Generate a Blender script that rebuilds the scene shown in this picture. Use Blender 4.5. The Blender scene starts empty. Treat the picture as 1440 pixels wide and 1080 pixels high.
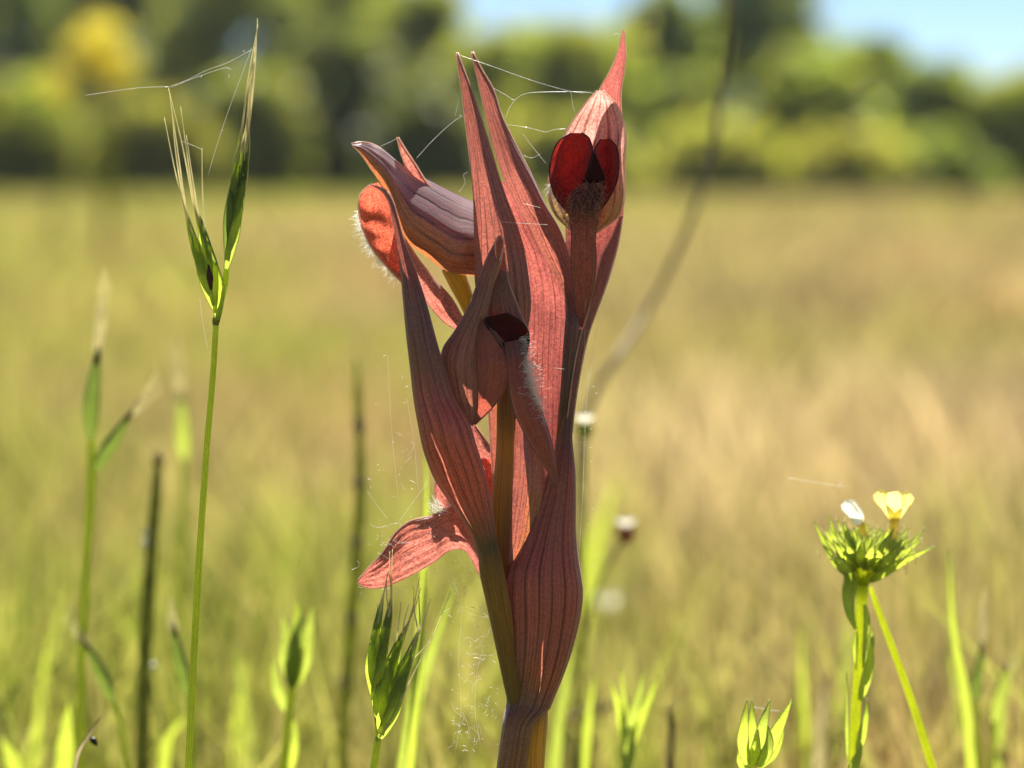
import bpy, math, random
import numpy as np
from mathutils import Vector, noise

random.seed(7)
rng = np.random.default_rng(7)
sc = bpy.context.scene
C = sc.collection

# ------------------------------------------------------------------ camera
F_PX, CAM_H, CAM_D, HORIZON = 4000.0, 0.20, 0.45, 265.0      # photo pixels (1440 x 1080)
PITCH = math.atan((540 - HORIZON) / F_PX)
cam_d = bpy.data.cameras.new('camera'); cam = bpy.data.objects.new('camera', cam_d); C.objects.link(cam)
cam.location = (0, -CAM_D, CAM_H); cam.rotation_euler = (math.pi / 2 - PITCH, 0, 0)
cam_d.sensor_width = 36; cam_d.lens = F_PX / 1440 * 36
cam_d.clip_start = 0.01; cam_d.clip_end = 3000
cam_d.dof.use_dof = True; cam_d.dof.focus_distance = 0.447; cam_d.dof.aperture_fstop = 13.6
sc.camera = cam

# ------------------------------------------------------------------ sky, sun, exposure
SUN_EL, SUN_AZ = math.radians(52), math.radians(3)          # azimuth from +Y towards +X
w = bpy.data.worlds.new('World'); sc.world = w; w.use_nodes = True
wn = w.node_tree; bg = wn.nodes['Background']
sky = wn.nodes.new('ShaderNodeTexSky'); sky.sky_type = 'NISHITA'; sky.sun_disc = False
sky.sun_elevation = SUN_EL; sky.sun_rotation = SUN_AZ; sky.air_density = 0.5; sky.dust_density = 0.0; sky.ozone_density = 3.0
wn.links.new(sky.outputs[0], bg.inputs[0]); bg.inputs[1].default_value = 0.052
sd = bpy.data.lights.new('sun', 'SUN'); sd.energy = 5.0; sd.angle = math.radians(0.53); sd.color = (1, 0.95, 0.86)
sun = bpy.data.objects.new('sun', sd); C.objects.link(sun)
sv = Vector((math.sin(SUN_AZ) * math.cos(SUN_EL), math.cos(SUN_AZ) * math.cos(SUN_EL), math.sin(SUN_EL)))
sun.rotation_euler = sv.to_track_quat('Z', 'Y').to_euler(); sun.location = (0, 3, 4)
sc.view_settings.view_transform = 'Standard'; sc.view_settings.look = 'None'
sc.view_settings.gamma = 1; sc.view_settings.exposure = 1.44
sc.view_settings.use_curve_mapping = False
sc.render.engine = 'CYCLES'
sc.cycles.use_denoising = True
sc.cycles.max_bounces = 10; sc.cycles.diffuse_bounces = 5; sc.cycles.transmission_bounces = 6
sc.cycles.caustics_reflective = False; sc.cycles.caustics_refractive = False

# ------------------------------------------------------------------ pixel -> place
cp, sp = math.cos(PITCH), math.sin(PITCH)
def at(px, py, Y):
    """the point on the plane y = Y (metres behind the orchid's axis) seen at photo pixel px, py"""
    u = (px - 720) / F_PX; v = (540 - py) / F_PX
    dx, dy, dz = u, cp + v * sp, -sp + v * cp
    t = (Y + CAM_D) / dy
    return np.array((dx * t, Y, CAM_H + dz * t))
def pxs(Y): return (Y + CAM_D) / F_PX              # size of a photo pixel at depth Y

# ------------------------------------------------------------------ material helper
class NT:
    def __init__(s, name):
        s.m = bpy.data.materials.new(name); s.m.use_nodes = True
        s.t = s.m.node_tree; s.t.nodes.clear()
        s.out = s.t.nodes.new('ShaderNodeOutputMaterial')
    def n(s, kind, **kw):
        nd = s.t.nodes.new('ShaderNode' + kind)
        for k, v in kw.items():
            if k.startswith('_'): setattr(nd, k[1:], v)
            else: s.set(nd.inputs[k.replace('__', ' ')], v)
        return nd
    def set(s, inp, v):
        if isinstance(v, bpy.types.NodeSocket): s.t.links.new(v, inp)
        else: inp.default_value = v
    def math(s, op, a, b=0.0, c=0.0):
        nd = s.t.nodes.new('ShaderNodeMath'); nd.operation = op
        s.set(nd.inputs[0], a); s.set(nd.inputs[1], b); s.set(nd.inputs[2], c); return nd.outputs[0]
    def mix(s, f, a, b, mode='MIX'):
        nd = s.t.nodes.new('ShaderNodeMix'); nd.data_type = 'RGBA'; nd.blend_type = mode
        s.set(nd.inputs[0], f); s.set(nd.inputs[6], a if not isinstance(a, tuple) else (*a, 1)[:4])
        s.set(nd.inputs[7], b if not isinstance(b, tuple) else (*b, 1)[:4]); return nd.outputs[2]
    def ramp(s, v, a, b, lo, hi):
        nd = s.t.nodes.new('ShaderNodeMapRange'); nd.interpolation_type = 'SMOOTHSTEP'
        for i, x in enumerate((v, a, b, lo, hi)): s.set(nd.inputs[i], x)
        return nd.outputs[0]
    def noise(s, vec, scale, detail=3, rough=0.5):
        nd = s.n('TexNoise', Vector=vec, Scale=scale, Detail=detail, Roughness=rough); return nd.outputs['Fac']
    def comb(s, x, y, z=0.0):
        nd = s.t.nodes.new('ShaderNodeCombineXYZ')
        for i, q in enumerate((x, y, z)): s.set(nd.inputs[i], q)
        return nd.outputs[0]
    def finish(s, refl, trans, fac, rough=0.5, spec=0.4, bump=None, bstr=0.4, bdist=0.0002, sheen=0.0):
        p = s.n('BsdfPrincipled', Roughness=rough)
        s.set(p.inputs['Base Color'], refl if not isinstance(refl, tuple) else (*refl, 1))
        p.inputs['Specular IOR Level'].default_value = spec
        p.inputs['Sheen Weight'].default_value = sheen
        if bump is not None:
            b = s.n('Bump', Height=bump, Strength=bstr, Distance=bdist)
            s.t.links.new(b.outputs[0], p.inputs['Normal'])
        if fac > 0:
            t = s.n('BsdfTranslucent'); s.set(t.inputs[0], trans if not isinstance(trans, tuple) else (*trans, 1))
            if bump is not None: s.t.links.new(b.outputs[0], t.inputs['Normal'])
            mx = s.n('MixShader'); mx.inputs[0].default_value = fac
            s.t.links.new(p.outputs[0], mx.inputs[1]); s.t.links.new(t.outputs[0], mx.inputs[2])
            s.t.links.new(mx.outputs[0], s.out.inputs[0])
        else:
            s.t.links.new(p.outputs[0], s.out.inputs[0])
        return s.m

def petal_mat(name, refl, trans, base=None, tbase=None, veins=7, vein_d=0.72, fac=0.5, rough=0.42, grain=1.0, spec=0.45, b0=0.6, b1=1.0, vw=0.085, patch=0.16, bstr=.5, cross=None, vcol=None):
    """sheet of plant tissue: parallel veins along the sheet, fine streaks, cell grain; colour shifts towards `base` at its foot"""
    N = NT(name)
    uv = N.n('UVMap'); sep = N.n('SeparateXYZ'); N.t.links.new(uv.outputs[0], sep.inputs[0])
    u, v = sep.outputs[0], sep.outputs[1]
    ob = N.n('TexCoord').outputs['Object']
    wob = N.noise(N.comb(N.math('MULTIPLY', u, 1.5), N.math('MULTIPLY', v, 5.0)), 1.0, 2)
    u2 = N.math('ADD', u, N.math('MULTIPLY', N.math('SUBTRACT', wob, 0.5), 0.055))
    u2 = N.math('ADD', u2, N.math('MULTIPLY', N.math('SUBTRACT', N.noise(N.comb(N.math('MULTIPLY', u, 5.0), N.math('MULTIPLY', v, 0.8), 7.7), 1.0, 1), 0.5), 0.09))
    pp2 = N.math('PINGPONG', N.math('MULTIPLY', N.math('ADD', u2, N.math('MULTIPLY', v, 0.06)), veins * 2.3), 0.5)
    vein2 = N.math('MULTIPLY', N.ramp(pp2, 0.0, 0.10, 0.25, 0.0), N.ramp(N.noise(N.comb(N.math('MULTIPLY', u, 6.0), N.math('MULTIPLY', v, 4.0), 3.1), 1.0, 2), 0.42, 0.62, 0.0, 1.0))
    pp = N.math('PINGPONG', N.math('MULTIPLY', u2, float(veins)), 0.5)
    vein = N.ramp(pp, 0.0, vw, 1.0, 0.0)
    brk = N.noise(N.comb(N.math('MULTIPLY', u, 9.0), N.math('MULTIPLY', v, 7.0)), 1.0, 2)
    vein = N.math('MULTIPLY', vein, N.ramp(brk, 0.25, 0.6, 0.2, 1.0))
    vein = N.math('MAXIMUM', vein, vein2)
    streak = N.noise(N.comb(N.math('MULTIPLY', u2, 95.0), N.math('MULTIPLY', v, 4.0)), 1.0, 3, 0.65)
    blot = N.noise(ob, 260.0, 4, 0.6)
    spk = N.ramp(N.noise(ob, 900.0, 3, 0.6), 0.68, 0.76, 0.0, 0.5)
    cell = N.n('TexVoronoi', Vector=ob, Scale=4200.0); cd = cell.outputs['Distance']; cs = N.n('SeparateColor', Color=cell.outputs['Color']).outputs[0]
    foot = N.math('ADD', v, N.math('MULTIPLY', N.math('SUBTRACT', blot, 0.5), 0.25))
    ft = N.ramp(foot, b0, b1, 0.0, 1.0)
    drift = N.ramp(N.noise(N.comb(N.math('MULTIPLY', u, 2.2), N.math('MULTIPLY', v, 3.0), 5.5), 1.0, 3, 0.55), 0.32, 0.68, 0.0, 1.0)
    def tone(col, bcol, vd, pv, ccol=None, gr=0.0):
        dark = tuple(x * q for x, q in zip(col, (0.62, 0.56, 0.68)))
        c = N.mix(N.ramp(blot, 0.3, 0.72, 0.0, pv), col, dark)
        if col[0] > col[1] * 1.6: c = N.mix(N.math('MULTIPLY', drift, 0.55), c, (col[0] * .95, col[1] * 1.05, col[2] * 1.3) if gr > .25 else (col[0] * .88, col[1] * 1.28, col[2] * 1.3))
        if ccol: c = N.mix(N.ramp(N.math('ADD', u, N.math('MULTIPLY', N.math('SUBTRACT', wob, 0.5), 0.3)), 0.42, 0.66, 0.0, 1.0), c, ccol)
        if bcol: c = N.mix(ft, c, bcol)
        c = N.mix(N.math('MULTIPLY', vein, vd), c, (vcol or (0.045, 0.010, 0.014)) if col[0] > col[1] else (0.03, 0.06, 0.01))
        sv_ = N.math('ADD', N.ramp(streak, 0.28, 0.72, 0.66, 1.26), N.math('MULTIPLY', N.math('SUBTRACT', cs, 0.5), gr))
        return N.mix(1.0, c, N.comb(sv_, sv_, sv_), 'MULTIPLY')
    r = tone(refl, base, vein_d, patch, cross and cross[0], 0.12 * grain); t = tone(trans, tbase or base, vein_d * 0.9, patch, cross and cross[1], 0.62 * grain)
    h = N.math('ADD', N.math('MULTIPLY', streak, 0.7), N.math('MULTIPLY', cd, 0.22 * grain))
    h = N.math('SUBTRACT', h, N.math('MULTIPLY', vein, 0.8))
    return N.finish(r, t, fac, rough, spec, h, bstr, 0.00025, 0.45 if refl[0] > refl[1] else 0.05)

def plain_mat(name, refl, trans=None, fac=0.0, rough=0.55, scale=300.0, var=0.5, spec=0.3, bstr=0.3, bdist=0.0002):
    N = NT(name); ob = N.n('TexCoord').outputs['Object']
    nz = N.noise(ob, scale, 4, 0.6)
    lo = tuple(c * (1 - var) for c in refl); hi = tuple(min(1, c * (1 + var * 0.6)) for c in refl)
    r = N.mix(N.ramp(nz, 0.3, 0.7, 0, 1), lo, hi)
    t = None
    if trans:
        t = N.mix(N.ramp(nz, 0.3, 0.7, 0, 1), tuple(c * (1 - var * 0.7) for c in trans), tuple(min(1, c * (1 + var * 0.4)) for c in trans))
    return N.finish(r, t, fac, rough, spec, nz, bstr, bdist)

def attr_mat(name, fac=0.45, rough=0.5, tr=(1.25, 1.35, 0.55)):
    N = NT(name); a = N.n('Attribute', _attribute_name='tint')
    t = N.mix(1.0, a.outputs['Color'], tr, 'MULTIPLY')
    return N.finish(a.outputs['Color'], t, fac, rough, 0.25)

# ------------------------------------------------------------------ mesh helpers
class MB:
    def __init__(s): s.v, s.f, s.uv, s.n, s.mi = [], [], [], 0, []
    def add(s, verts, faces, uv=None, mi=0):
        s.mi += [mi] * len(faces)
        verts = np.asarray(verts, float).reshape(-1, 3); o = s.n
        s.v.append(verts); s.n += len(verts)
        s.f += [tuple(i + o for i in f) for f in faces]
        s.uv.append(np.asarray(uv, float) if uv is not None else np.tile((0.5, 0.5), (len(verts), 1)))
        return s
    def build(s, name, mat, parent=None, smooth=True, tint=None):
        V = np.vstack(s.v); UV = np.vstack(s.uv)
        if parent is not None: V = V - rootloc(parent)
        me = bpy.data.meshes.new(name); me.from_pydata(V.tolist(), [], s.f)
        l = me.uv_layers.new(name='UVMap'); idx = np.empty(len(me.loops), np.int32); me.loops.foreach_get('vertex_index', idx)
        l.data.foreach_set('uv', UV[idx].astype(np.float32).ravel())
        if smooth: me.polygons.foreach_set('use_smooth', np.ones(len(me.polygons), bool))
        if mat is not None: me.materials.append(mat)
        if any(s.mi):
            me.materials.append(RIM.get(mat.name, mat)); me.polygons.foreach_set('material_index', np.array(s.mi, np.int32))
        o = bpy.data.objects.new(name, me); C.objects.link(o)
        if parent is not None:
            o.parent = parent
        return o
RIM = {}
def rootloc(o):
    while o.parent is not None: o = o.parent
    return np.array(o.location)
def thing(name, label, cat, loc, group=None):
    o = bpy.data.objects.new(name, None); C.objects.link(o); o.location = loc
    o.empty_display_size = 0.01
    o['label'] = label; o['category'] = cat; o['kind'] = 'thing'
    if group: o['group'] = group
    return o
def tag(o, label, cat, group=None):
    o['label'] = label; o['category'] = cat
    if group: o['group'] = group
    return o

def hermite(X, n):
    """smooth resampling of rows X (k, c) along their own length to n rows"""
    X = np.asarray(X, float); k = len(X)
    mid = X[:, :2] if X.shape[1] < 4 else (X[:, 0:2] + X[:, 2:4]) / 2
    d = np.r_[0, np.cumsum(np.maximum(np.linalg.norm(np.diff(mid, axis=0), axis=1), 1e-6))]; d /= d[-1]
    m = np.zeros_like(X)
    m[1:-1] = (X[2:] - X[:-2]) / (d[2:] - d[:-2])[:, None]
    m[0] = (X[1] - X[0]) / (d[1] - d[0]); m[-1] = (X[-1] - X[-2]) / (d[-1] - d[-2])
    t = np.linspace(0, 1, n); i = np.clip(np.searchsorted(d, t, 'right') - 1, 0, k - 2)
    h = (d[i + 1] - d[i]); q = ((t - d[i]) / h)[:, None]; h = h[:, None]
    return (2*q**3-3*q**2+1)*X[i] + (q**3-2*q**2+q)*h*m[i] + (-2*q**3+3*q**2)*X[i+1] + (q**3-q**2)*h*m[i+1]

def tube_np(P, R, sides=8, cap=True):
    P = np.asarray(P, float); n = len(P); R = np.broadcast_to(np.asarray(R, float), (n,))
    T = np.gradient(P, axis=0); T /= np.maximum(np.linalg.norm(T, axis=1), 1e-12)[:, None]
    ref = np.array((0.13, 1.0, 0.07)) if abs(T[0] @ np.array((0, 1, 0))) < 0.9 else np.array((1.0, 0, 0))
    A = np.cross(T, ref); A /= np.maximum(np.linalg.norm(A, axis=1), 1e-12)[:, None]; B = np.cross(T, A)
    th = np.linspace(0, 2 * math.pi, sides, endpoint=False)
    V = P[:, None] + R[:, None, None] * (np.cos(th)[None, :, None] * A[:, None] + np.sin(th)[None, :, None] * B[:, None])
    F = []
    for i in range(n - 1):
        for j in range(sides):
            k = (j + 1) % sides
            F.append((i*sides+j, i*sides+k, (i+1)*sides+k, (i+1)*sides+j))
    if cap:
        F.append(tuple(range(sides))[::-1]); F.append(tuple((n-1)*sides + j for j in range(sides)))
    uu = np.tile(np.linspace(0, 1, sides), n); vv = np.repeat(np.linspace(0, 1, n), sides)
    return V.reshape(-1, 3), F, np.c_[uu, vv]

def tube_px(mb, pts, n=24, sides=8, ground=False, drift=0.0, cap=True):
    """pts rows (px, py, r_px, Y_mm); ground=True runs the foot (last row) down to the soil"""
    X = hermite(pts, n)
    P = np.array([at(x[0], x[1], x[3] / 1000) for x in X]); R = np.array([x[2] * pxs(x[3] / 1000) for x in X])
    if ground:
        e = P[-1]; d = P[-1] - P[-2]; d = d / max(abs(d[2]), 1e-6) * 0.3
        ks = (0.2, 0.45, 0.75, 1.0)
        P = np.vstack([P] + [[e[0] + d[0] * k * e[2] * (1 - 0.4*k), e[1], e[2] * (1 - k) - 0.004 * (k == 1)] for k in ks])
        R = np.r_[R, [R[-1]] * 4]
    mb.add(*tube_np(P, R, sides, cap)); return P

def sheet_grid(rows, phi=80, k=0.8, front=True, n=44, m=18, wob=0.25, rib=0.0, nrib=7, seed=0.0, tip=None, tlen=0.35, tilt=0.0):
    """rows (lx, ly, rx, ry, Y_mm [, k]) in photo pixels -> grid of points on a curved sheet"""
    rows = [tuple(r) + ((1.0,) if len(r) == 5 else ()) for r in rows]
    X = hermite(rows, n)
    G = np.zeros((n, m, 3)); sg = -1 if front else 1
    for i, x in enumerate(X):
        L, R_ = x[0:2], x[2:4]; c = (L + R_) / 2; h = (R_ - L) / 2
        hw = np.linalg.norm(h) * pxs(0)
        e_ = min(1.0, i / (n - 1) / tlen); e_ = e_ * e_ * (3 - 2 * e_)
        ph = math.radians(phi if tip is None else tip + (phi - tip) * e_); smax = math.sin(min(ph, math.pi / 2)); cref = max(math.cos(ph), 0)
        for j in range(m):
            s = j / (m - 1); th = (2 * s - 1) * ph
            p = c + h * math.sin(th) / smax
            Y = x[4] / 1000 + tilt * hw * max(0.0, -math.sin(th)) / smax + sg * k * x[5] * hw * (math.cos(th) - cref)
            nz = noise.noise(Vector((s * 2.2 + seed * 7.1, i / n * 6.0, seed))) * wob * 0.001
            Y += nz * min(1, hw / 0.0025) + rib * 0.001 * math.cos(2 * math.pi * nrib * s) * min(1, hw / 0.003)
            G[i, j] = at(p[0], p[1], Y)
    return G
def add_grid(mb, G, rim=0.00014):
    n, m = G.shape[:2]
    F = [(i*m+j, i*m+j+1, (i+1)*m+j+1, (i+1)*m+j) for i in range(n-1) for j in range(m-1)]
    u, v = np.meshgrid(np.linspace(0, 1, m), np.linspace(0, 1, n))
    mb.add(G.reshape(-1, 3), F, np.c_[u.ravel(), v.ravel()])
    if rim:
        for j in (0, m - 1):
            V, Fr, UV = tube_np(G[:, j], rim, 5); UV[:, 0] = 0.03 if j == 0 else 0.97
            mb.add(V, Fr, UV, 1)
    return mb
def sheet(name, rows, mat, parent, rim=0.00014, **kw):
    G = sheet_grid(rows, **kw); o = add_grid(MB(), G, rim).build(name, mat, parent)
    return o, G

def lance_rows(spine, wmax, prof=None, tipw=0.04, n=9):
    """spine rows (px, py, Y_mm) base -> tip, widest where prof says; rows for sheet_grid"""
    S = hermite(spine, n); T = np.gradient(S[:, :2], axis=0); T /= np.maximum(np.linalg.norm(T, axis=1), 1e-9)[:, None]
    Nn = np.c_[-T[:, 1], T[:, 0]]; t = np.linspace(0, 1, n)
    pf = np.interp(t, *(prof or ([0, 0.12, 0.35, 0.7, 1], [0.35, 0.75, 1, 0.6, tipw])))
    hw = wmax / 2 * pf
    return [(S[i,0]-Nn[i,0]*hw[i], S[i,1]-Nn[i,1]*hw[i], S[i,0]+Nn[i,0]*hw[i], S[i,1]+Nn[i,1]*hw[i], S[i,2]) for i in range(n)]

def hairs(name, seeds, mat, parent, r=0.00003, kind=True):
    """seeds: (point, direction*length)"""
    mb = MB()
    for p, d in seeds:
        p = np.asarray(p); d = np.asarray(d); L = np.linalg.norm(d)
        bend = rng.normal(0, 0.22, 3) * L
        P = np.array([p, p + d * 0.5 + bend * 0.35, p + d + bend])
        mb.add(*tube_np(P, (r, r * 0.85, r * 0.35), 4, False))
    o = mb.build(name, mat, parent)
    if kind: o['kind'] = 'stuff'
    return o

# ------------------------------------------------------------------ materials
M = {}
M['bract'] = petal_mat('bract tissue', (0.19, 0.096, 0.080), (0.62, 0.175, 0.115), base=(0.12, 0.085, 0.028), tbase=(0.40, 0.20, 0.05), veins=17, vw=.15, vein_d=.85, b0=0.86, b1=1.05, fac=.42, rough=.33, spec=.6)
M['bract_low'] = petal_mat('lower bract tissue', (0.20, 0.100, 0.078), (0.62, 0.175, 0.115), base=(0.25, 0.135, 0.062), tbase=(0.70, 0.36, 0.09), veins=17, vw=.15, vein_d=.85, b0=.28, b1=.42, fac=.42, rough=.36, spec=.45)
M['bract_red'] = petal_mat('red bract tissue', (0.18, 0.064, 0.058), (0.72, 0.175, 0.13), veins=10, vw=.11, base=(0.10, 0.036, 0.038), tbase=(0.26, 0.05, 0.045), b0=0.35, b1=0.75, rough=.36)
M['hood'] = petal_mat('hood tissue', (0.25, 0.125, 0.10), (0.50, 0.15, 0.085), veins=9, vein_d=0.75, vw=0.12, fac=.42, rough=.36)
M['hood_violet_lit'] = petal_mat('lit violet hood tissue', (0.25, 0.125, 0.14), (0.58, 0.15, 0.09), veins=12, vw=.14, vein_d=0.75, spec=0.8, rough=0.3, bstr=.28, cross=((0.22, 0.095, 0.055), (0.70, 0.22, 0.07)), fac=.42)  # cross tones paint sky sheen on one half, transmitted sunlight on the other
M['hood_pale'] = petal_mat('pale hood tissue', (0.37, 0.185, 0.15), (0.88, 0.43, 0.32), base=(0.32, 0.25, 0.12), tbase=(0.50, 0.32, 0.11), veins=8, vein_d=0.9, vw=0.22, b0=0.55, b1=0.85, vcol=(0.26, 0.045, 0.035))
M['lip'] = petal_mat('lip tissue', (0.19, 0.055, 0.042), (0.88, 0.155, 0.075), veins=7, vein_d=0.45, grain=1.5)
M['lip_brown'] = petal_mat('brown lip tissue', (0.21, 0.075, 0.058), (0.66, 0.14, 0.085), veins=6, vein_d=0.5, grain=.8, fac=.4)
M['lip_bowl'] = petal_mat('hairy lip tissue', (0.19, 0.065, 0.052), (0.60, 0.12, 0.075), base=(0.05, 0.010, 0.010), tbase=(0.25, 0.02, 0.016), veins=5, vein_d=0.4, grain=1.5, fac=.4, b0=.62, b1=.9)
M['lip_dark'] = petal_mat('dark lip tissue', (0.070, 0.011, 0.011), (0.36, 0.018, 0.014), veins=4, vein_d=0.3, rough=0.5, spec=0.3)
M['throat_shade'] = petal_mat('throat tissue', (0.035, 0.007, 0.008), (0.14, 0.010, 0.010), veins=3, vein_d=0.2, fac=0.35, rough=.85, spec=.05)  # near-black maroon: shade of the flower openings put into the sheet colour
M['lip_pink'] = petal_mat('pink lip tissue', (0.32, 0.115, 0.090), (0.76, 0.22, 0.15), veins=6, vein_d=0.5, grain=1.5, rough=.36)
M['ostem'] = petal_mat('orchid stem', (0.14, 0.09, 0.03), (0.56, 0.30, 0.05), base=(0.18, 0.13, 0.03), tbase=(0.66, 0.45, 0.06), b0=.70, b1=.84, veins=7, vein_d=0.3, fac=0.55, grain=.3)  # yellow foot tone paints the backlit glow of the bare stem
M['ovary'] = petal_mat('orchid ovary', (0.15, 0.11, 0.03), (0.68, 0.45, 0.05), veins=6, vein_d=0.3, fac=0.5, grain=.3)
M['sheath'] = petal_mat('orchid sheath', (0.19, 0.095, 0.075), (0.48, 0.17, 0.08), veins=6, vein_d=0.5)
M['hair_white'] = plain_mat('white hair', (0.9, 0.88, 0.84), (1.0, 0.98, 0.94), 0.8, 0.3, var=0.1)
M['hair_red'] = plain_mat('rusty hair', (0.62, 0.33, 0.25), (0.90, 0.52, 0.38), 0.7, 0.4, var=0.2)
M['silk'] = plain_mat('spider silk', (0.9, 0.9, 0.88), (0.95, 0.95, 0.92), 0.6, 0.25, var=0.1, spec=0.8)
M['green'] = petal_mat('grass green', (0.16, 0.22, 0.04), (0.66, 0.78, 0.10), veins=5, vein_d=0.3, patch=0.3, grain=.35)
M['stemgreen'] = petal_mat('grass stem green', (0.24, 0.30, 0.06), (0.66, 0.74, 0.12), veins=7, vein_d=0.35, patch=0.2, vw=0.16, fac=0.62, grain=.35)
M['glowstem'] = petal_mat('sunlit stem green', (0.30, 0.38, 0.05), (0.92, 0.98, 0.14), veins=4, vein_d=0.2, patch=0.2, fac=0.8, grain=.35)
M['darkgreen'] = petal_mat('deep grass green', (0.065, 0.10, 0.022), (0.22, 0.30, 0.04), veins=5, vein_d=0.3, patch=0.3, grain=.35)
M['bright'] = petal_mat('fresh leaf green', (0.19, 0.29, 0.035), (0.70, 0.82, 0.08), veins=3, vein_d=0.2, patch=0.25, fac=0.6, grain=.35)
M['darkstem'] = plain_mat('dark stalk', (0.13, 0.145, 0.05), (0.36, 0.38, 0.09), 0.5, 0.6)
M['olive'] = plain_mat('olive stalk', (0.20, 0.22, 0.055), (0.52, 0.54, 0.10), 0.5, 0.6)
M['awn'] = plain_mat('pale awn', (0.66, 0.60, 0.38), (0.92, 0.86, 0.58), 0.65, 0.4, var=0.2)
M['straw'] = plain_mat('straw', (0.42, 0.34, 0.18), (0.6, 0.5, 0.25), 0.4, 0.6, var=0.3)
M['brown'] = plain_mat('brown dead stem', (0.13, 0.085, 0.05), None, 0, 0.75, var=0.5)
M['twig'] = plain_mat('grey brown twig', (0.24, 0.19, 0.11), None, 0, 0.8, var=0.4)
M['blotch'] = plain_mat('brown blotch', (0.045, 0.018, 0.008), (0.08, 0.03, 0.01), 0.2, 0.6)
M['yellow'] = plain_mat('yellow petal', (0.84, 0.74, 0.20), (0.95, 0.86, 0.28), 0.5, 0.5, var=0.12)
M['whitepetal'] = plain_mat('white petal', (0.85, 0.83, 0.72), (0.9, 0.88, 0.75), 0.45, 0.5, var=0.1)
M['orange'] = plain_mat('orange tube', (0.80, 0.64, 0.14), (0.95, 0.80, 0.22), 0.55, 0.5, var=0.2)
M['calyx'] = plain_mat('reddish calyx', (0.32, 0.14, 0.09), (0.55, 0.22, 0.13), 0.45, 0.6)
M['gorse'] = plain_mat('golden petal', (0.85, 0.74, 0.09), (0.95, 0.85, 0.10), 0.5, 0.5, var=0.2)
M['beetle'] = plain_mat('dark seed', (0.015, 0.010, 0.008), None, 0, 0.4)
M['wood'] = plain_mat('bark', (0.10, 0.075, 0.05), None, 0, 0.85, scale=20, bstr=0.6, bdist=0.02)
M['blade'] = attr_mat('meadow blades', 0.45, 0.5, (1.2, 1.2, 0.8))
M['leaf'] = attr_mat('shrub leaves', 0.52, 0.45, (2.25, 2.15, 0.8))

rim_sunlit = plain_mat('sunlit pink rim', (0.72, 0.52, 0.42), (0.95, 0.72, 0.58), 0.6, 0.35, var=0.2, spec=0.6)  # pale edge beads: sunlight on the petal margins put into their colour
rim_g = plain_mat('pale green rim', (0.45, 0.50, 0.18), (0.75, 0.78, 0.30), 0.5, 0.35, var=0.2, spec=0.6)
for k_ in ('bract', 'bract_low', 'bract_red', 'hood', 'hood_violet_lit', 'hood_pale', 'lip', 'lip_pink'): RIM[M[k_].name] = rim_sunlit
for k_ in ('green', 'darkgreen', 'bright'): RIM[M[k_].name] = rim_g

# ================================================================== SETTING
def tint_mesh(name, V, F_loops, F_sizes, tint, mat, kind=None, parent=None):
    me = bpy.data.meshes.new(name)
    me.vertices.add(len(V)); me.vertices.foreach_set('co', np.asarray(V, np.float32).ravel())
    me.loops.add(len(F_loops)); me.loops.foreach_set('vertex_index', np.asarray(F_loops, np.int32))
    st = np.r_[0, np.cumsum(F_sizes)[:-1]].astype(np.int32)
    me.polygons.add(len(F_sizes)); me.polygons.foreach_set('loop_start', st); me.polygons.foreach_set('loop_total', np.asarray(F_sizes, np.int32))
    a = me.attributes.new('tint', 'FLOAT_COLOR', 'POINT')
    a.data.foreach_set('color', np.c_[tint, np.ones(len(tint))].astype(np.float32).ravel())
    me.update(calc_edges=True); me.validate()
    me.materials.append(mat); o = bpy.data.objects.new(name, me); C.objects.link(o)
    if kind: o['kind'] = kind
    if parent is not None: o.parent = parent
    return o

# ground: one sheet to the horizon
gx = np.r_[-300, -150, -60, np.linspace(-25, 25, 41), 60, 150, 300]
gy = np.r_[-50, -30, -8, -3, np.linspace(-1, 6, 36), np.linspace(7, 60, 30), 90, 150, 300, 400]
V = []
for y in gy:
    for x in gx:
        z = -0.004 + 0.004 * noise.noise(Vector((x * 3, y * 3, 0))) + (0.03 * noise.noise(Vector((x * .12, y * .12, 4))) if y > 8 else 0)
        V.append((x, y, min(z, 0) - 0.002))
nx = len(gx)
Fg = [(j*nx+i, j*nx+i+1, (j+1)*nx+i+1, (j+1)*nx+i) for j in range(len(gy)-1) for i in range(nx-1)]
N = NT('soil and dry litter'); ob = N.n('TexCoord').outputs['Object']
a = N.noise(ob, 0.35, 5, 0.6); b = N.noise(ob, 60, 5, 0.65)
c = N.mix(N.ramp(a, 0.35, 0.65, 0, 1), (0.30, 0.235, 0.095), (0.20, 0.20, 0.055))
c = N.mix(N.ramp(b, 0.35, 0.7, 0, 0.6), c, (0.12, 0.09, 0.045))
gm = N.finish(c, None, 0, 0.9, 0.1, b, 0.8, 0.01)
mb = MB(); mb.add(V, Fg); g = mb.build('ground', gm); g['kind'] = 'structure'

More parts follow.
